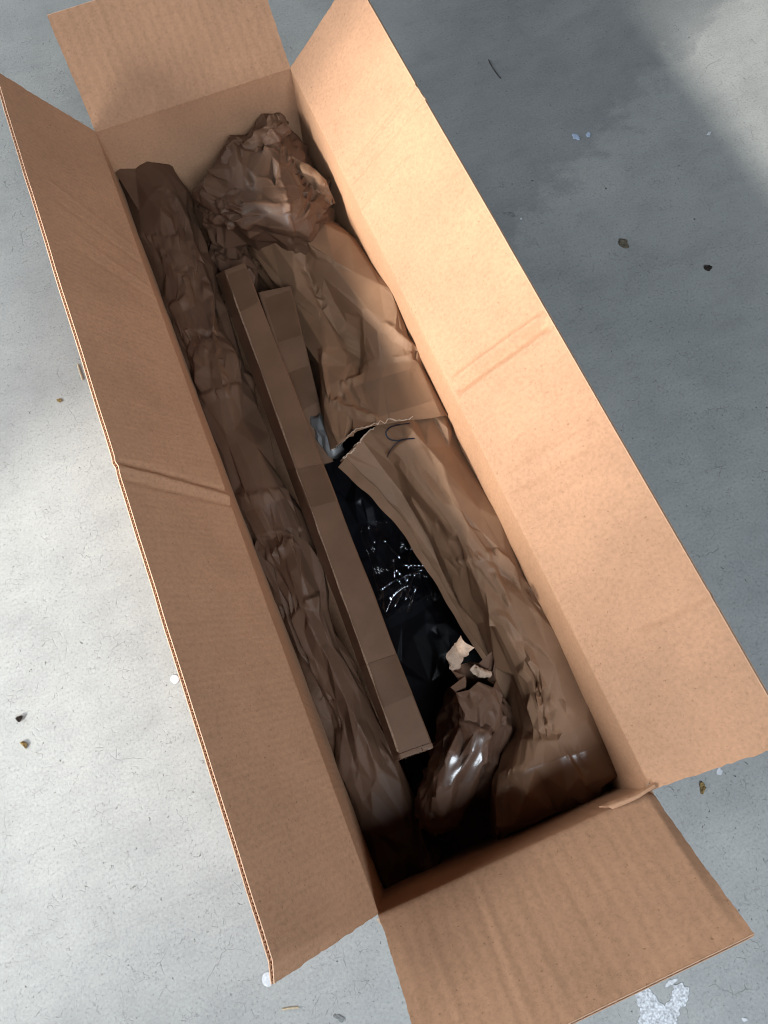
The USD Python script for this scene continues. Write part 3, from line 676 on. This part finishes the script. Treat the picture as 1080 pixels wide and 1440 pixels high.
# the long crumpled tube parcel along the left wall
ST = [(165, 238, 217, 208, 0.188, 0.014, 0.5), (173, 262, 234, 230, 0.170, 0.036, 0.5), (182, 300, 262, 262, 0.165, 0.045, 0.5), (200, 362, 280, 322, 0.150, 0.052, 0.55), (222, 424, 297, 385, 0.145, 0.052, 0.55), (248, 492, 320, 458, 0.140, 0.052, 0.5),
      (274, 562, 346, 530, 0.135, 0.055, 0.55), (304, 650, 375, 614, 0.130, 0.055, 0.5), (334, 722, 414, 694, 0.125, 0.055, 0.5), (360, 790, 438, 765, 0.120, 0.052, 0.55), (390, 852, 455, 828, 0.112, 0.050, 0.6), (418, 930, 476, 890, 0.103, 0.047, 0.65),
      (444, 1002, 510, 960, 0.095, 0.044, 0.65), (470, 1082, 556, 1058, 0.085, 0.040, 0.55), (502, 1165, 594, 1140, 0.075, 0.036, 0.5), (530, 1228, 616, 1200, 0.070, 0.034, 0.5), (545, 1252, 618, 1228, 0.066, 0.028, 0.5)]
tr = cap_rows(tube_rows(ST), first=(0.99, 0.6, 0.05), bulge=0.003)
FT = [(238, 268, 268, 318, 9, 0.006), (268, 318, 280, 420, 6, 0.006), (276, 350, 300, 440, 6, 0.005), (228, 262, 248, 300, 6, -0.004), (300, 480, 318, 560, 7, 0.005),
      (330, 700, 405, 690, 8, 0.004), (362, 760, 430, 745, 7, -0.006), (372, 790, 412, 757, 9, 0.007), (418, 700, 440, 770, 6, 0.006), (392, 862, 425, 838, 8, -0.008), (425, 850, 470, 830, 9, 0.007),
      (436, 870, 530, 1080, 14, 0.009), (415, 880, 470, 1050, 12, -0.008), (190, 330, 250, 340, 7, 0.004), (230, 440, 300, 400, 7, 0.005), (255, 470, 310, 470, 6, -0.005), (280, 560, 340, 540, 7, 0.004), (222, 350, 262, 400, 7, 0.005), (262, 372, 278, 420, 6, -0.005)]
C_ = Crumpled(tr, True, 21, 0.030, 1.2, 2.3, 0.49, FT)
tube = thing('long_paper_parcel', 'long crumpled brown paper parcel along the left wall of the box', 'parcel')
obj('wrapping', C_.mesh, M['paper'], tube, smooth=SMA)
SF = C_.surf
obj('packing_tape', patch(SF, [(340, 722), (402, 698), (424, 752), (362, 780)], soft=2.0), M['tape'], tube, label='clear tape round the middle of the parcel')
obj('packing_tape', patch(SF, [(535, 1175), (592, 1160), (610, 1215), (552, 1232)], soft=1.0), M['tape_dull'], tube, label='clear tape over the near end')
obj('packing_tape', patch(SF, [(255, 440), (300, 415), (318, 470), (272, 490)], soft=2.0), M['tape'], tube)
# the two cartons
def carton_rows(st, hgt):
    out = []
    for (a, b, c) in st:
        A, B, C = at(*map(np.array, map(float, a[:2])), np.array(a[2])), at(*map(np.array, map(float, b[:2])), np.array(b[2])), at(*map(np.array, map(float, c[:2])), np.array(c[2]))
        D = C + (A - B) * hgt; E = A + (D - C) * 0.02
        r = []
        Q = [A, B, C, D]
        for i in range(4):
            p, q0, q1 = Q[i], Q[i - 1], Q[(i + 1) % 4]
            for e in (q0, q1):
                d = e - p; r.append(p + d / np.linalg.norm(d) * 0.0016)
        out.append(np.array(r))
    return out
def carton_mesh(st, hgt, seed, step=0.004):
    rr = carton_rows(st, hgt)
    c = np.asarray(rr); t = np.r_[0, np.cumsum(np.linalg.norm(np.diff(c, axis=0), axis=2).mean(1))]
    n = int(t[-1] / step); c = PchipInterpolator(t, c, axis=0)(np.linspace(0, t[-1], n))
    # subdivide each side
    P = []
    for i in range(8):
        a, b = c[:, i], c[:, (i + 1) % 8]; k = 2 if i % 2 == 0 else 12
        for f in np.linspace(0, 1, k, endpoint=False): P.append(a + (b - a) * f)
    P = np.stack(P, 1); U, V = grid_uv(P, True)
    N = grid_normals(P, True) * outward_of(P)
    h = facets(U, V, 0.06, 0.0008, seed, 3.0) + (smooth_noise(U, V, 12, seed) - 0.5) * 0.0022
    G = P + N * h[..., None]
    # tucked-in ends
    def end(i, j):
        d = G[i].mean(0) - G[j].mean(0); d /= np.linalg.norm(d); cc = G[i].mean(0)
        return [cc + (G[i] - cc) * k + d * b for k, b in ((0.985, 0.0012), (0.93, 0.0004), (0.5, -0.001))]
    G = np.concatenate([np.stack(end(0, 1)[::-1]), G, np.stack(end(-1, -2))])
    return G
C1 = [((303, 387, 0.160), (316, 381, 0.200), (345, 370, 0.198)), ((554, 1070, 0.148), (563, 1066, 0.188), (609, 1050, 0.184))]
G = carton_mesh(C1, 0.95, 31)
car = thing('long_flat_carton', 'long slim brown cardboard carton banded with tape, on top in the middle', 'carton')
obj('body', closed_ring_mesh(G), M['carton'], car, smooth=30)
S1 = Surface(G, True)
obj('packing_tape', patch(S1, [(405, 662), (456, 652), (476, 704), (427, 717)], soft=0.6, lift=0.0007), M['tape_brown'], car, label='brown tape band round the middle')
obj('packing_tape', patch(S1, [(503, 938), (574, 914), (592, 972), (530, 1000)], soft=0.6, lift=0.0007), M['tape_brown'], car, label='brown tape band near the near end')
obj('packing_tape', patch(S1, [(304, 393), (346, 377), (364, 425), (322, 448)], soft=0.6, lift=0.0007), M['tape_brown'], car, label='tape band round the far end')
obj('end_flap', patch(S1, [(556, 1062), (607, 1044), (609, 1051), (562, 1069)], soft=0.4, lift=0.0012, n=6), M['carton'], car)
C2 = [((358, 418, 0.125), (364, 412, 0.160), (409, 403, 0.158)), ((437, 656, 0.112), (444, 653, 0.146), (469, 648, 0.142))]
def pale_ridge(st, parent, seed):
    r_ = np.random.default_rng(seed)
    B = np.stack([at(np.array(float(q[1][0])), np.array(float(q[1][1])), np.array(q[1][2])) for q in st]); p = B[0] + (B[1] - B[0]) * np.linspace(0.01, 0.99, 160)[:, None]
    p = p + np.array([0.0004, 0, 0.0006]) + gaussian_filter(r_.normal(0, 0.0006, p.shape), (2, 0))
    obj('pale_edge', ribbon(p, 0.0005 + 0.0022 * np.clip(gaussian_filter(r_.normal(0, 1, 160), 3) * 2 + 0.3, 0, 1), 0.0003, np.tile([-0.3, 0, 0.95], (160, 1))), M['carton_edge'], parent)  # uneven paler strip along the carton ridge
pale_ridge(C1, car, 3)
G = carton_mesh(C2, 0.95, 33)
car2 = thing('short_flat_carton', 'lower brown cardboard carton half hidden beneath the torn paper parcel', 'carton')
obj('body', closed_ring_mesh(G), M['carton'], car2, smooth=30)
S2 = Surface(G, True)
obj('packing_tape', patch(S2, [(372, 420), (410, 408), (428, 470), (392, 482)], soft=0.6, lift=0.0007), M['tape_brown'], car2, label='brown tape over the far end')
obj('packing_tape', patch(S2, [(405, 525), (438, 513), (446, 565), (422, 580)], soft=0.6, lift=0.0007), M['tape_brown'], car2)

# the small bundle behind the cartons
o = [(292, 342), (305, 334), (325, 334), (345, 344), (358, 365), (360, 395), (352, 412), (335, 410), (315, 395), (300, 372)]
G = Crumpled(dome_rows(o, (328, 368), 0.12, 0.150, 0.05), True, 41, 0.018, 1.2, 1.0, 0.5, disc=True)
sb = thing('small_paper_bundle', 'small crumpled brown paper bundle tucked behind the far ends of the two cartons', 'parcel')
obj('wrapping', G.mesh, M['paper_b'], sb, smooth=SMA)

# the torn parcel on the right
UP = rows([(345, 325, .10), (360, 322, .150), (395, 318, .170), (425, 315, .165), (445, 312, .190), (462, 310, .180), (476, 318, .11)],
          [(352, 365, .10), (365, 360, .150), (395, 352, .175), (425, 348, .165), (455, 338, .200), (484, 332, .195), (500, 345, .11)],
          [(380, 405, .10), (392, 402, .140), (415, 398, .165), (440, 392, .158), (480, 385, .200), (518, 380, .208), (538, 395, .12)],
          [(412, 442, .10), (422, 438, .140), (445, 440, .165), (472, 440, .158), (515, 435, .212), (552, 432, .212), (570, 450, .13)],
          [(434, 502, .10), (444, 500, .150), (470, 505, .172), (497, 500, .150), (530, 485, .192), (572, 480, .212), (592, 492, .13)],
          [(444, 552, .10), (453, 548, .165), (475, 545, .178), (505, 535, .178), (540, 525, .192), (586, 512, .208), (606, 527, .13)],
          [(452, 597, .12), (459, 590, .180), (482, 585, .186), (515, 575, .195), (545, 565, .200), (600, 555, .204), (624, 572, .13)],
          [(464, 636, .15), (474, 628, .175), (490, 612, .190), (520, 600, .200), (550, 594, .203), (618, 586, .208), (636, 596, .13)])
G = Crumpled(UP, False, 51, 0.042, 0.75, 1.6, 0.44, jag1=0.0030, folds=([(428, 372, 458, 432, 5, -0.009), (500, 440, 505, 530, 10, -0.006), (540, 455, 600, 500, 7, 0.006), (455, 490, 462, 560, 4, 0.006), (475, 540, 510, 530, 5, 0.005),
      (470, 560, 510, 580, 6, 0.006), (486, 535, 505, 568, 5, -0.005), (520, 512, 592, 495, 4, 0.004), (445, 355, 475, 370, 4, 0.003), (458, 560, 535, 588, 5, 0.005)]))
tp_ = thing('torn_paper_parcel', 'large torn brown paper parcel with a pen mark along the right wall', 'parcel')
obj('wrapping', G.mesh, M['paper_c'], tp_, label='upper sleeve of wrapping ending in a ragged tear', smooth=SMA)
SU = G.surf
LO = rows([(478, 648, .165), (494, 632, .182), (512, 612, .186), (535, 594, .190), (570, 584, .194), (614, 577, .196), (640, 600, .12)],
          [(505, 674, .160), (528, 668, .166), (546, 652, .183), (568, 634, .212), (592, 628, .214), (634, 626, .204), (658, 645, .12)],
          [(545, 717, .150), (560, 706, .145), (575, 695, .163), (594, 685, .210), (622, 680, .214), (658, 674, .202), (682, 692, .12)],
          [(588, 777, .140), (602, 771, .125), (616, 760, .148), (637, 745, .205), (662, 735, .210), (694, 728, .200), (716, 745, .12)],
          [(633, 852, .130), (646, 846, .115), (655, 830, .140), (670, 805, .195), (697, 790, .206), (726, 783, .195), (748, 800, .11)],
          [(688, 942, .120), (694, 930, .105), (696, 906, .135), (710, 880, .190), (737, 860, .200), (764, 848, .190), (785, 865, .10)],
          [(714, 1002, .10), (718, 990, .100), (726, 970, .140), (742, 945, .187), (772, 925, .196), (802, 915, .180), (825, 930, .10)],
          [(722, 1032, .10), (726, 1022, .115), (737, 1012, .150), (758, 1000, .186), (790, 980, .190), (832, 970, .168), (856, 988, .09)],
          [(690, 1100, .08), (695, 1092, .155), (735, 1068, .182), (770, 1055, .186), (812, 1043, .184), (858, 1030, .165), (878, 1046, .07)],
          [(687, 1140, .07), (692, 1132, .160), (738, 1104, .178), (778, 1090, .180), (822, 1072, .178), (868, 1056, .165), (886, 1072, .07)],
          [(690, 1172, .07), (696, 1163, .155), (745, 1142, .168), (785, 1126, .168), (830, 1106, .166), (876, 1086, .155), (889, 1098, .07)],
          [(696, 1182, .05), (704, 1179, .070), (752, 1158, .080), (795, 1142, .080), (840, 1120, .080), (876, 1100, .07), (890, 1106, .05)])
G = Crumpled(LO, False, 55, 0.044, 0.75, 1.8, 0.44, jag0=0.0022, folds=([(545, 640, 580, 618, 8, 0.005), (560, 650, 640, 760, 6, 0.003), (640, 790, 690, 778, 5, 0.005), (660, 790, 712, 850, 5, -0.004), (692, 800, 720, 850, 4, 0.005), (700, 770, 730, 800, 4, 0.004),
      (688, 860, 720, 870, 8, 0.006), (730, 900, 760, 915, 8, -0.005), (730, 950, 750, 925, 9, 0.007), (745, 1000, 765, 960, 6, 0.008), (765, 1010, 800, 1040, 4, 0.008), (790, 1040, 830, 1100, 4, 0.007), (800, 1050, 838, 1105, 5, -0.004),
      (735, 1030, 790, 1032, 6, -0.006), (760, 985, 800, 990, 5, 0.005), (700, 1090, 770, 1068, 4, 0.002), (745, 945, 765, 990, 7, -0.007)]))
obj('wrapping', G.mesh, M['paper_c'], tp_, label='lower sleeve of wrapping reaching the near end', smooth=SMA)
SLo = G.surf
UN = rows([(690, 792, .10), (705, 785, .125), (735, 775, .150), (752, 790, .08)], [(735, 880, .09), (750, 865, .12), (782, 850, .148), (800, 868, .07)],
          [(770, 960, .08), (785, 945, .115), (822, 930, .140), (842, 948, .06)], [(800, 1040, .07), (815, 1020, .11), (848, 1005, .132), (868, 1022, .05)], [(820, 1080, .06), (835, 1070, .08), (868, 1055, .1), (885, 1070, .04)])
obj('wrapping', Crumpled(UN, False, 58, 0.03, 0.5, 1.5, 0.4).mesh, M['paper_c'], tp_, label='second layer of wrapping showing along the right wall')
# folded hem of the lower sleeve along the dark gap
hp = polyline([(481, 650), (505, 672), (545, 714), (588, 774), (633, 849), (668, 905), (690, 938)], 120)
hz = np.interp(np.linspace(0, 1, 120), [0, 0.2, 0.45, 0.7, 1], [0.170, 0.166, 0.156, 0.142, 0.126])
hm = at(hp[:, 0], hp[:, 1], hz); r = np.random.default_rng(5)
hm += gaussian_filter(r.normal(0, 0.0025, hm.shape), (3, 0))
obj('folded_hem', ribbon(hm, np.interp(np.linspace(0, 1, 120), [0, 0.3, 0.6, 1], [0.018, 0.014, 0.009, 0.007]), 0.0012, np.tile([-0.45, 0.1, 0.88], (120, 1))), M['paper_c'], tp_)
# pale fibres along the tear
def torn_line(surf, pts, n, wd, lift, seed):
    q = polyline(pts, n); rr = np.random.default_rng(seed); q = q + gaussian_filter(rr.normal(0, 2.2, q.shape), (0.8, 0))
    P, N = surf(q[:, 0], q[:, 1]); w = wd * (0.4 + 0.6 * rr.random(n))
    return ribbon(P + N * lift, w, 0.0004, N)
obj('torn_edge', torn_line(SLo, [(482, 645), (497, 632), (505, 622), (512, 613), (526, 601)], 44, 0.0024, 0.0010, 3), M['torn'], tp_, smooth=False)
obj('torn_edge', torn_line(SU, [(466, 632), (478, 628), (494, 609), (520, 598), (548, 592), (580, 589)], 60, 0.0020, 0.0010, 4), M['torn'], tp_, smooth=False)
# tape over the sleeve
obj('packing_tape', patch(SU, [(503, 540), (594, 512), (612, 565), (522, 592)], soft=2.5, lift=0.0011), M['tape'], tp_, label='clear tape across the upper sleeve')
obj('packing_tape', patch(SLo, [(690, 1098), (800, 1060), (832, 1120), (700, 1172)], soft=2.0, lift=0.0012, n=40, m=40), M['tape'], tp_, label='clear tape over the near end')
obj('packing_tape', patch(SLo, [(800, 1062), (858, 1042), (884, 1098), (836, 1118)], soft=2.0, lift=0.0014), M['tape'], tp_)
# pen marks
for pts, wd in (([(576, 596), (560, 598), (548, 602), (543, 609), (545, 615), (551, 619), (558, 620), (570, 618), (583, 617)], 0.0021), ([(570, 618), (560, 622), (551, 631), (545, 643)], 0.0011)):
    q = polyline(pts, 50); P, N = SLo(q[:, 0], q[:, 1])
    obj('pen_mark', ribbon(P + N * 0.0009, wd, 0.0003, N), M['ink'], tp_, smooth=False)

# grey plastic film showing through the tear
o = [(436, 583), (447, 574), (458, 590), (466, 612), (480, 622), (488, 632), (474, 642), (458, 640), (446, 618), (438, 600)]
G = Crumpled(dome_rows(o, (460, 610), 0.146, 0.156, 0.12), True, 61, 0.012, 1.3, 1.0, 0.5, disc=True)
pf = thing('grey_plastic_film', 'crumpled translucent grey plastic film poking out beside the tear', 'plastic film')
obj('film', G.mesh, M['white_film'], pf, smooth=25)

# the round bundle at the far end
o = [(380, 158), (403, 166), (415, 186), (432, 208), (452, 246), (468, 282), (467, 304), (446, 330), (418, 342), (392, 340), (370, 330), (338, 330), (306, 320), (285, 306), (275, 286), (280, 258), (298, 232), (308, 208), (322, 190), (350, 180), (366, 168)]
KF = ([(345, 200, 395, 215, 5, 0.006), (372, 165, 392, 185, 5, 0.008), (390, 160, 412, 195, 4, 0.007), (330, 200, 340, 235, 5, 0.006), (318, 215, 322, 240, 4, -0.004), (402, 222, 455, 262, 5, 0.008), (408, 232, 452, 268, 5, -0.006), (392, 205, 420, 228, 5, -0.005), (450, 262, 425, 305, 5, -0.008), (440, 258, 418, 298, 4, 0.006),
            (310, 292, 345, 310, 5, -0.009), (318, 285, 352, 300, 4, 0.008), (338, 318, 362, 306, 5, 0.007), (300, 282, 420, 290, 6, 0.004), (345, 240, 360, 252, 5, -0.004), (360, 246, 400, 252, 4, 0.003), (402, 262, 412, 332, 5, 0.004), (455, 300, 468, 285, 5, 0.006), (290, 300, 310, 318, 6, 0.005)])
G = Crumpled(dome_rows(o, (376, 268), 0.185, 0.262, 0.10, 0.62), True, 64, 0.036, 1.05, 1.25, 0.46, KF, disc=True)
kb = thing('round_paper_bundle', 'big round bundle of crumpled brown paper and clear tape at the far end', 'parcel')
obj('wrapping', G.mesh, M['paper'], kb, smooth=SMA)
SK = G.surf
obj('packing_tape', patch(SK, [(350, 215), (402, 205), (425, 262), (345, 262)], soft=1.5), M['tape_dull'], kb)
obj('packing_tape', patch(SK, [(330, 262), (420, 262), (440, 335), (345, 325)], soft=1.5), M['tape_dull'], kb)
# gathered paper ears on its top
def ear(parent, pts, wid, zs, mat, seed, lab=None, th=0.0005, k=0.5):
    """A standing scrap of paper: a strip of picture points with widths and heights, curled and crumpled."""
    q = polyline(pts, 24); z = np.interp(np.linspace(0, 1, 24), np.linspace(0, 1, len(zs)), zs)
    c = at(q[:, 0], q[:, 1], z); t = np.gradient(c, axis=0); t /= np.linalg.norm(t, axis=1, keepdims=True)
    side = np.cross(t, CC - c); side /= np.linalg.norm(side, axis=1, keepdims=True); up = np.cross(side, t)
    ww = np.interp(np.linspace(0, 1, 24), np.linspace(0, 1, len(wid)), wid)
    ww = ww * (1 + 0.13 * gaussian_filter(np.random.default_rng(seed).normal(0, 1, 24), 0.8))
    b = np.linspace(-1, 1, 16)
    G = c[:, None] + side[:, None] * (b[None, :, None] * ww[:, None, None] / 2) - up[:, None] * (b[None, :, None] ** 2 * ww[:, None, None] * 0.3)
    U, V = grid_uv(G, False); G = G + up[:, None] * (facets(U, V, 0.012, 0.0035, seed) + facets(U, V, 0.005, 0.0012, seed + 1))[..., None] * k * 2.6
    G = G if grid_normals(G, False)[..., 2].mean() > 0 else G[:, ::-1]
    return obj('torn_paper', sheet(G, th), mat, parent, label=lab, smooth=25)
ear(kb, [(348, 214), (366, 196), (384, 176), (380, 160)], [0.03, 0.026, 0.022, 0.02], [0.235, 0.245, 0.250, 0.250], M['paper'], 3)
ear(kb, [(372, 204), (392, 188), (408, 178)], [0.026, 0.024, 0.018], [0.242, 0.252, 0.246], M['paper'], 5)
ear(kb, [(404, 222), (428, 240), (452, 262), (466, 288)], [0.012, 0.024, 0.024, 0.014], [0.236, 0.238, 0.224, 0.205], M['paper_c'], 7)
ear(kb, [(322, 232), (330, 212), (342, 198)], [0.03, 0.026, 0.02], [0.222, 0.232, 0.230], M['paper'], 9)
ear(kb, [(318, 318), (335, 310), (356, 306)], [0.016, 0.018, 0.01], [0.215, 0.222, 0.22], M['paper'], 12)

# the twisted parcel at the near end
o = [(640, 958), (664, 950), (690, 958), (708, 982), (721, 1000), (724, 1022), (714, 1050), (702, 1080), (684, 1110), (662, 1138), (636, 1168), (612, 1174), (592, 1160), (586, 1130), (590, 1104), (604, 1070), (616, 1030), (626, 990)]
LF_ = ([(636, 985, 712, 1010, 5, 0.006), (640, 995, 700, 1030, 5, -0.006), (655, 965, 668, 1000, 5, -0.006), (676, 965, 672, 1005, 4, 0.007), (690, 985, 715, 995, 4, 0.005), (640, 1012, 665, 1020, 5, 0.003), (700, 1000, 680, 1040, 5, 0.003)])
G = Crumpled(dome_rows(o, (660, 1045), 0.120, 0.185, 0.05, 0.6), True, 81, 0.020, 1.15, 1.0, 0.55, LF_, disc=True)
tw = thing('twisted_paper_parcel', 'brown paper parcel with a twisted torn top and shiny clear tape at the near end', 'parcel')
obj('wrapping', G.mesh, M['paper_b'], tw, smooth=SMA)
ST_ = G.surf
obj('packing_tape', patch(ST_, [(630, 1015), (716, 1010), (690, 1095), (608, 1110)], soft=2.0, n=40, m=40, lift=0.0012), M['tape'], tw, label='wide shiny clear tape over the belly')
def cup(st, k=26, seed=0):
    """A gathered mouth of paper: rings (px, py, z, radius x, radius y), open at the top."""
    r_ = np.random.default_rng(seed); a = np.linspace(0, 2 * np.pi, k, endpoint=False); out = []
    ph = r_.uniform(0, 6.28, 3)
    for i_, (px, py, z, rx, ry) in enumerate(st):
        c = at(np.array(float(px)), np.array(float(py)), np.array(z)); w = 1 + (0.10 + 0.06 * i_) * np.sin(4 * a + ph[0]) + (0.05 + 0.04 * i_) * np.sin(7 * a + ph[1])
        out.append(c + np.stack([rx * w * np.cos(a), ry * w * np.sin(a), 0.006 * i_ * np.sin(3 * a + ph[2]) * 0.5], 1))
    return out
CU = cup([(676, 1010, .165, .032, .022), (676, 995, .182, .029, .020), (674, 978, .198, .024, .016), (672, 962, .214, .025, .016), (668, 948, .230, .029, .018)], seed=4)
G = Crumpled(CU, True, 83, 0.014, 1.2, 1.2, 0.5, step=0.002)
obj('gathered_neck', G.mesh, M['paper_b'], tw, smooth=SMA)
ear(tw, [(640, 943), (640, 928), (648, 914), (656, 904)], [0.014, 0.020, 0.020, 0.021], [0.238, 0.252, 0.268, 0.276], M['torn_pale'], 25, 'torn curl of paper standing up at the top, painted pale for its sunlit look')  # pale inside of the paper, with its sunlit whiteness put into the colour
ear(tw, [(664, 938), (676, 946), (690, 948)], [0.010, 0.012, 0.008], [0.236, 0.238, 0.228], M['torn_pale'], 28)

# bag of screws deep in the gap
bg = thing('bag_of_screws', 'clear plastic bag of silver screws deep in the gap beside the long carton', 'bag')
o = [(508, 735), (535, 722), (560, 735), (585, 765), (612, 800), (622, 815), (600, 838), (565, 862), (545, 872), (535, 850), (520, 800), (508, 765)]
r = np.random.default_rng(77)
def screw(px, py, z, az, tilt, ln):
    d = np.array([math.cos(az) * math.cos(tilt), math.sin(az) * math.cos(tilt), math.sin(tilt)]); p = at(np.array(px), np.array(py), np.array(z))
    k = 26; s = np.linspace(0, ln, k); rad = 0.0019 + 0.0004 * np.sin(np.arange(k) * 2.2); rad[:3] = (0.0042, 0.0045, 0.0030); rad[-2:] = (0.0012, 0.0004)
    return rod(p + d * s[:, None], rad, 8)
for (px, py, z, az, tilt, ln) in ((578, 770, .085, 4.2, 0.1, .035), (553, 787, .086, 4.4, .2, .03), (551, 796, .08, 5.1, -.1, .035), (565, 795, .09, 5.85, .05, .05), (583, 806, .088, 4.0, .1, .045), (574, 812, .086, 3.9, .05, .05), (535, 830, .08, 0.2, .1, .03),
                                  (585, 826, .084, 4.0, 0, .04), (560, 815, .08, 4.9, 0, .04), (596, 800, .08, 3.2, .2, .04), (540, 760, .075, 5.0, .1, .04), (548, 842, .078, .4, 0, .035)):
    obj('screw', screw(px, py, z, az, tilt, ln), M['metal'], bg)
G = Crumpled(dome_rows(o, (562, 800), 0.07, 0.100, 0.05), True, 91, 0.024, 0.9, 1.4, 0.44, disc=True)
obj('film', G.mesh, M['film'], bg, smooth=30)
zs = at(*np.array([(545, 878), (575, 862), (605, 842), (630, 820)], float).T, 0.088)
obj('zip_strip', ribbon(polyline(zs, 24), 0.016, 0.0008, np.tile([0.1, -0.2, 0.95], (24, 1))), M['white_film'] if False else M['film'], bg, label='zip strip across the mouth of the bag')

# ------------------------------------------------------------------ bits on the floor
def blob(cx, cy, rx, ry, rot, seed, h=0.0012, z=0.0006, rough=0.35, n=28):
    rx, ry = rx * 0.85, ry * 0.85
    """A small uneven flake lying on the floor, outlined round a picture point; radii in picture pixels."""
    a = np.linspace(0, 2 * np.pi, n, endpoint=False); rr = np.random.default_rng(seed)
    k = 1 + rough * gaussian_filter(rr.normal(0, 1, n), 1.2, mode='wrap')
    def ring(f):
        x, y = np.cos(a) * rx * k * f, np.sin(a) * ry * k * f
        return at(cx + x * math.cos(rot) - y * math.sin(rot), cy + x * math.sin(rot) + y * math.cos(rot), np.zeros(n))
    G = []
    for f, zz in ((1.0, 0.0), (1.0, 0.4), (0.93, 0.9), (0.6, 1.0), (0.25, 0.95)):
        p = ring(f); p[:, 2] = z + h * zz * (1 + (0.5 * rr.normal(0, 1, n) if f < 0.95 else 0) * 0.3); G.append(p)
    return closed_ring_mesh(np.stack(G))
def bit(name, mesh, mat, label, cat, group=None, smooth=40):
    tag(obj(name, mesh, mat, smooth=smooth), label, cat, group)
bit('dead_leaf', blob(877, 343, 10, 6, 0.6, 1, 0.004, rough=0.4), M['leaf'], 'larger grey brown dead leaf on the shaded floor right of the box', 'leaf')
bit('dead_leaf', blob(995, 378, 6.5, 3.4, 0.2, 2, 0.005), M['dark'], 'small dark dead leaf near the right edge of the shaded floor', 'leaf')
bit('seed_husk', blob(28, 1011, 5.5, 3.6, -0.6, 3, 0.005), M['dark'], 'black seed husk on the bright floor at the far left', 'debris')
bit('bark_scrap', blob(35, 1047, 6, 4.5, 0.9, 4, 0.003, rough=0.6), M['ochre'], 'small brown scrap of bark below the black husk', 'debris')
bit('bark_scrap', blob(988, 1107, 4.5, 8, 0.2, 6, 0.003, rough=0.5), M['ochre'], 'ochre scrap on the floor beside the near right corner of the box', 'debris')
bit('bark_scrap', blob(84, 563, 5, 3.5, 0.1, 7, 0.002), M['ochre'], 'round tan scrap on the floor left of the box', 'debris')
bit('straw_piece', rod(polyline(at(*np.array([(109, 512), (112, 522), (116, 534)], float).T, 0.0016), 8), 0.0016, 6), M['straw'], 'pale piece of straw beside the fluted flap edge', 'debris')
bit('wood_splinter', rod(polyline(at(*np.array([(397, 1420), (408, 1418), (420, 1417)], float).T, 0.0016), 8), 0.0015, 6), M['straw'], 'pale wood splinter at the bottom of the picture left of the near flap', 'debris')
bit('grey_chip', blob(478, 1432, 8, 5, 0.5, 9, 0.0010, rough=0.5), M['grey_chip'], 'dark grey chip at the bottom edge of the floor', 'debris')
bit('paint_dot', blob(246, 955, 7.5, 7.5, 0, 10, 0.0008, rough=0.08), M['white_paint'], 'round white paint dot beside the middle of the left flap', 'paint dot')
bit('paint_dot', blob(377, 1377, 10, 12.5, 0, 11, 0.0008, rough=0.06), M['white_paint'], 'larger round white paint dot under the near tip of the left flap', 'paint dot')
bit('paint_chip', blob(810, 193, 6, 4.5, 0.3, 12, 0.0010, rough=0.4), M['blue_paint'], 'pale blue paint chip, larger of two on the shaded floor', 'paint chip')
bit('paint_chip', blob(827, 190, 3.6, 3.2, 0, 13, 0.0010, rough=0.3), M['blue_paint'], 'tiny pale blue paint chip right of the larger one', 'paint chip')
bit('paint_chip', blob(997, 188, 3.6, 2.2, -0.3, 14, 0.0010, rough=0.3), M['white_paint'], 'small white chip on the shaded floor towards the top right', 'paint chip')
bit('paint_chip', blob(733, 308, 1.8, 1.5, 0, 15, 0.0010), M['white_paint'], 'tiny white speck just right of the sunlit flap', 'paint chip')
bit('oil_spot', blob(716, 301, 9, 4, 0.1, 16, 0.0003, z=0.0002), M['grey_chip'], 'faint dark spot on the floor just right of the sunlit flap', 'stain')
bit('gouge', rod(polyline(at(*np.array([(687, 84), (692, 94), (700, 106), (704, 110)], float).T, 0.0010), 10), 0.0011, 6), M['dark'], 'dark curved gouge mark in the shade at the top of the floor', 'debris')  # floor gouge drawn as a thin dark rod
for k, (cx, cy, rx, ry, rot, lab) in enumerate(((1022, 1282, 5, 7, 0.4, 'white paint fleck right of the near flap'), (1012, 1083, 5, 6, 0, 'white paint fleck below the tip of the right flap'), (943, 1382, 9, 5, -0.5, 'small white paint fleck touching the near flap edge'),
                                               (1047, 1433, 6, 3, 0.2, 'white paint fleck at the bottom right corner'))):
    bit('paint_fleck', blob(cx, cy, rx, ry, rot, 30 + k, 0.0005, z=0.0003, rough=0.6), M['white_paint'], lab, 'paint fleck')
from shapely.geometry import Polygon
def splash(pts, seed):
    q = polyline(np.array(pts + pts[:1], float), 160)[:-1]; rr = np.random.default_rng(seed); q = q + gaussian_filter(rr.normal(0, 2.6, q.shape), (0.8, 0), mode='wrap')
    p = at(q[:, 0], q[:, 1], np.zeros(len(q))); pg = Polygon(p[:, :2]).buffer(0)
    pg = max(getattr(pg, 'geoms', [pg]), key=lambda g_: g_.area)
    m = trimesh.creation.extrude_polygon(pg, 0.0006, engine='earcut'); m.apply_translation((0, 0, 0.0003)); return m
bit('paint_splash', splash([(893, 1398), (912, 1388), (922, 1402), (932, 1412), (942, 1404), (944, 1390), (958, 1384), (968, 1392), (966, 1408), (955, 1424), (950, 1436), (957, 1452), (940, 1470), (905, 1462), (896, 1440), (900, 1420)], 8),
    M['worn_paint'], 'white forked paint splash on the floor beside the near flap', 'paint splash', smooth=False)
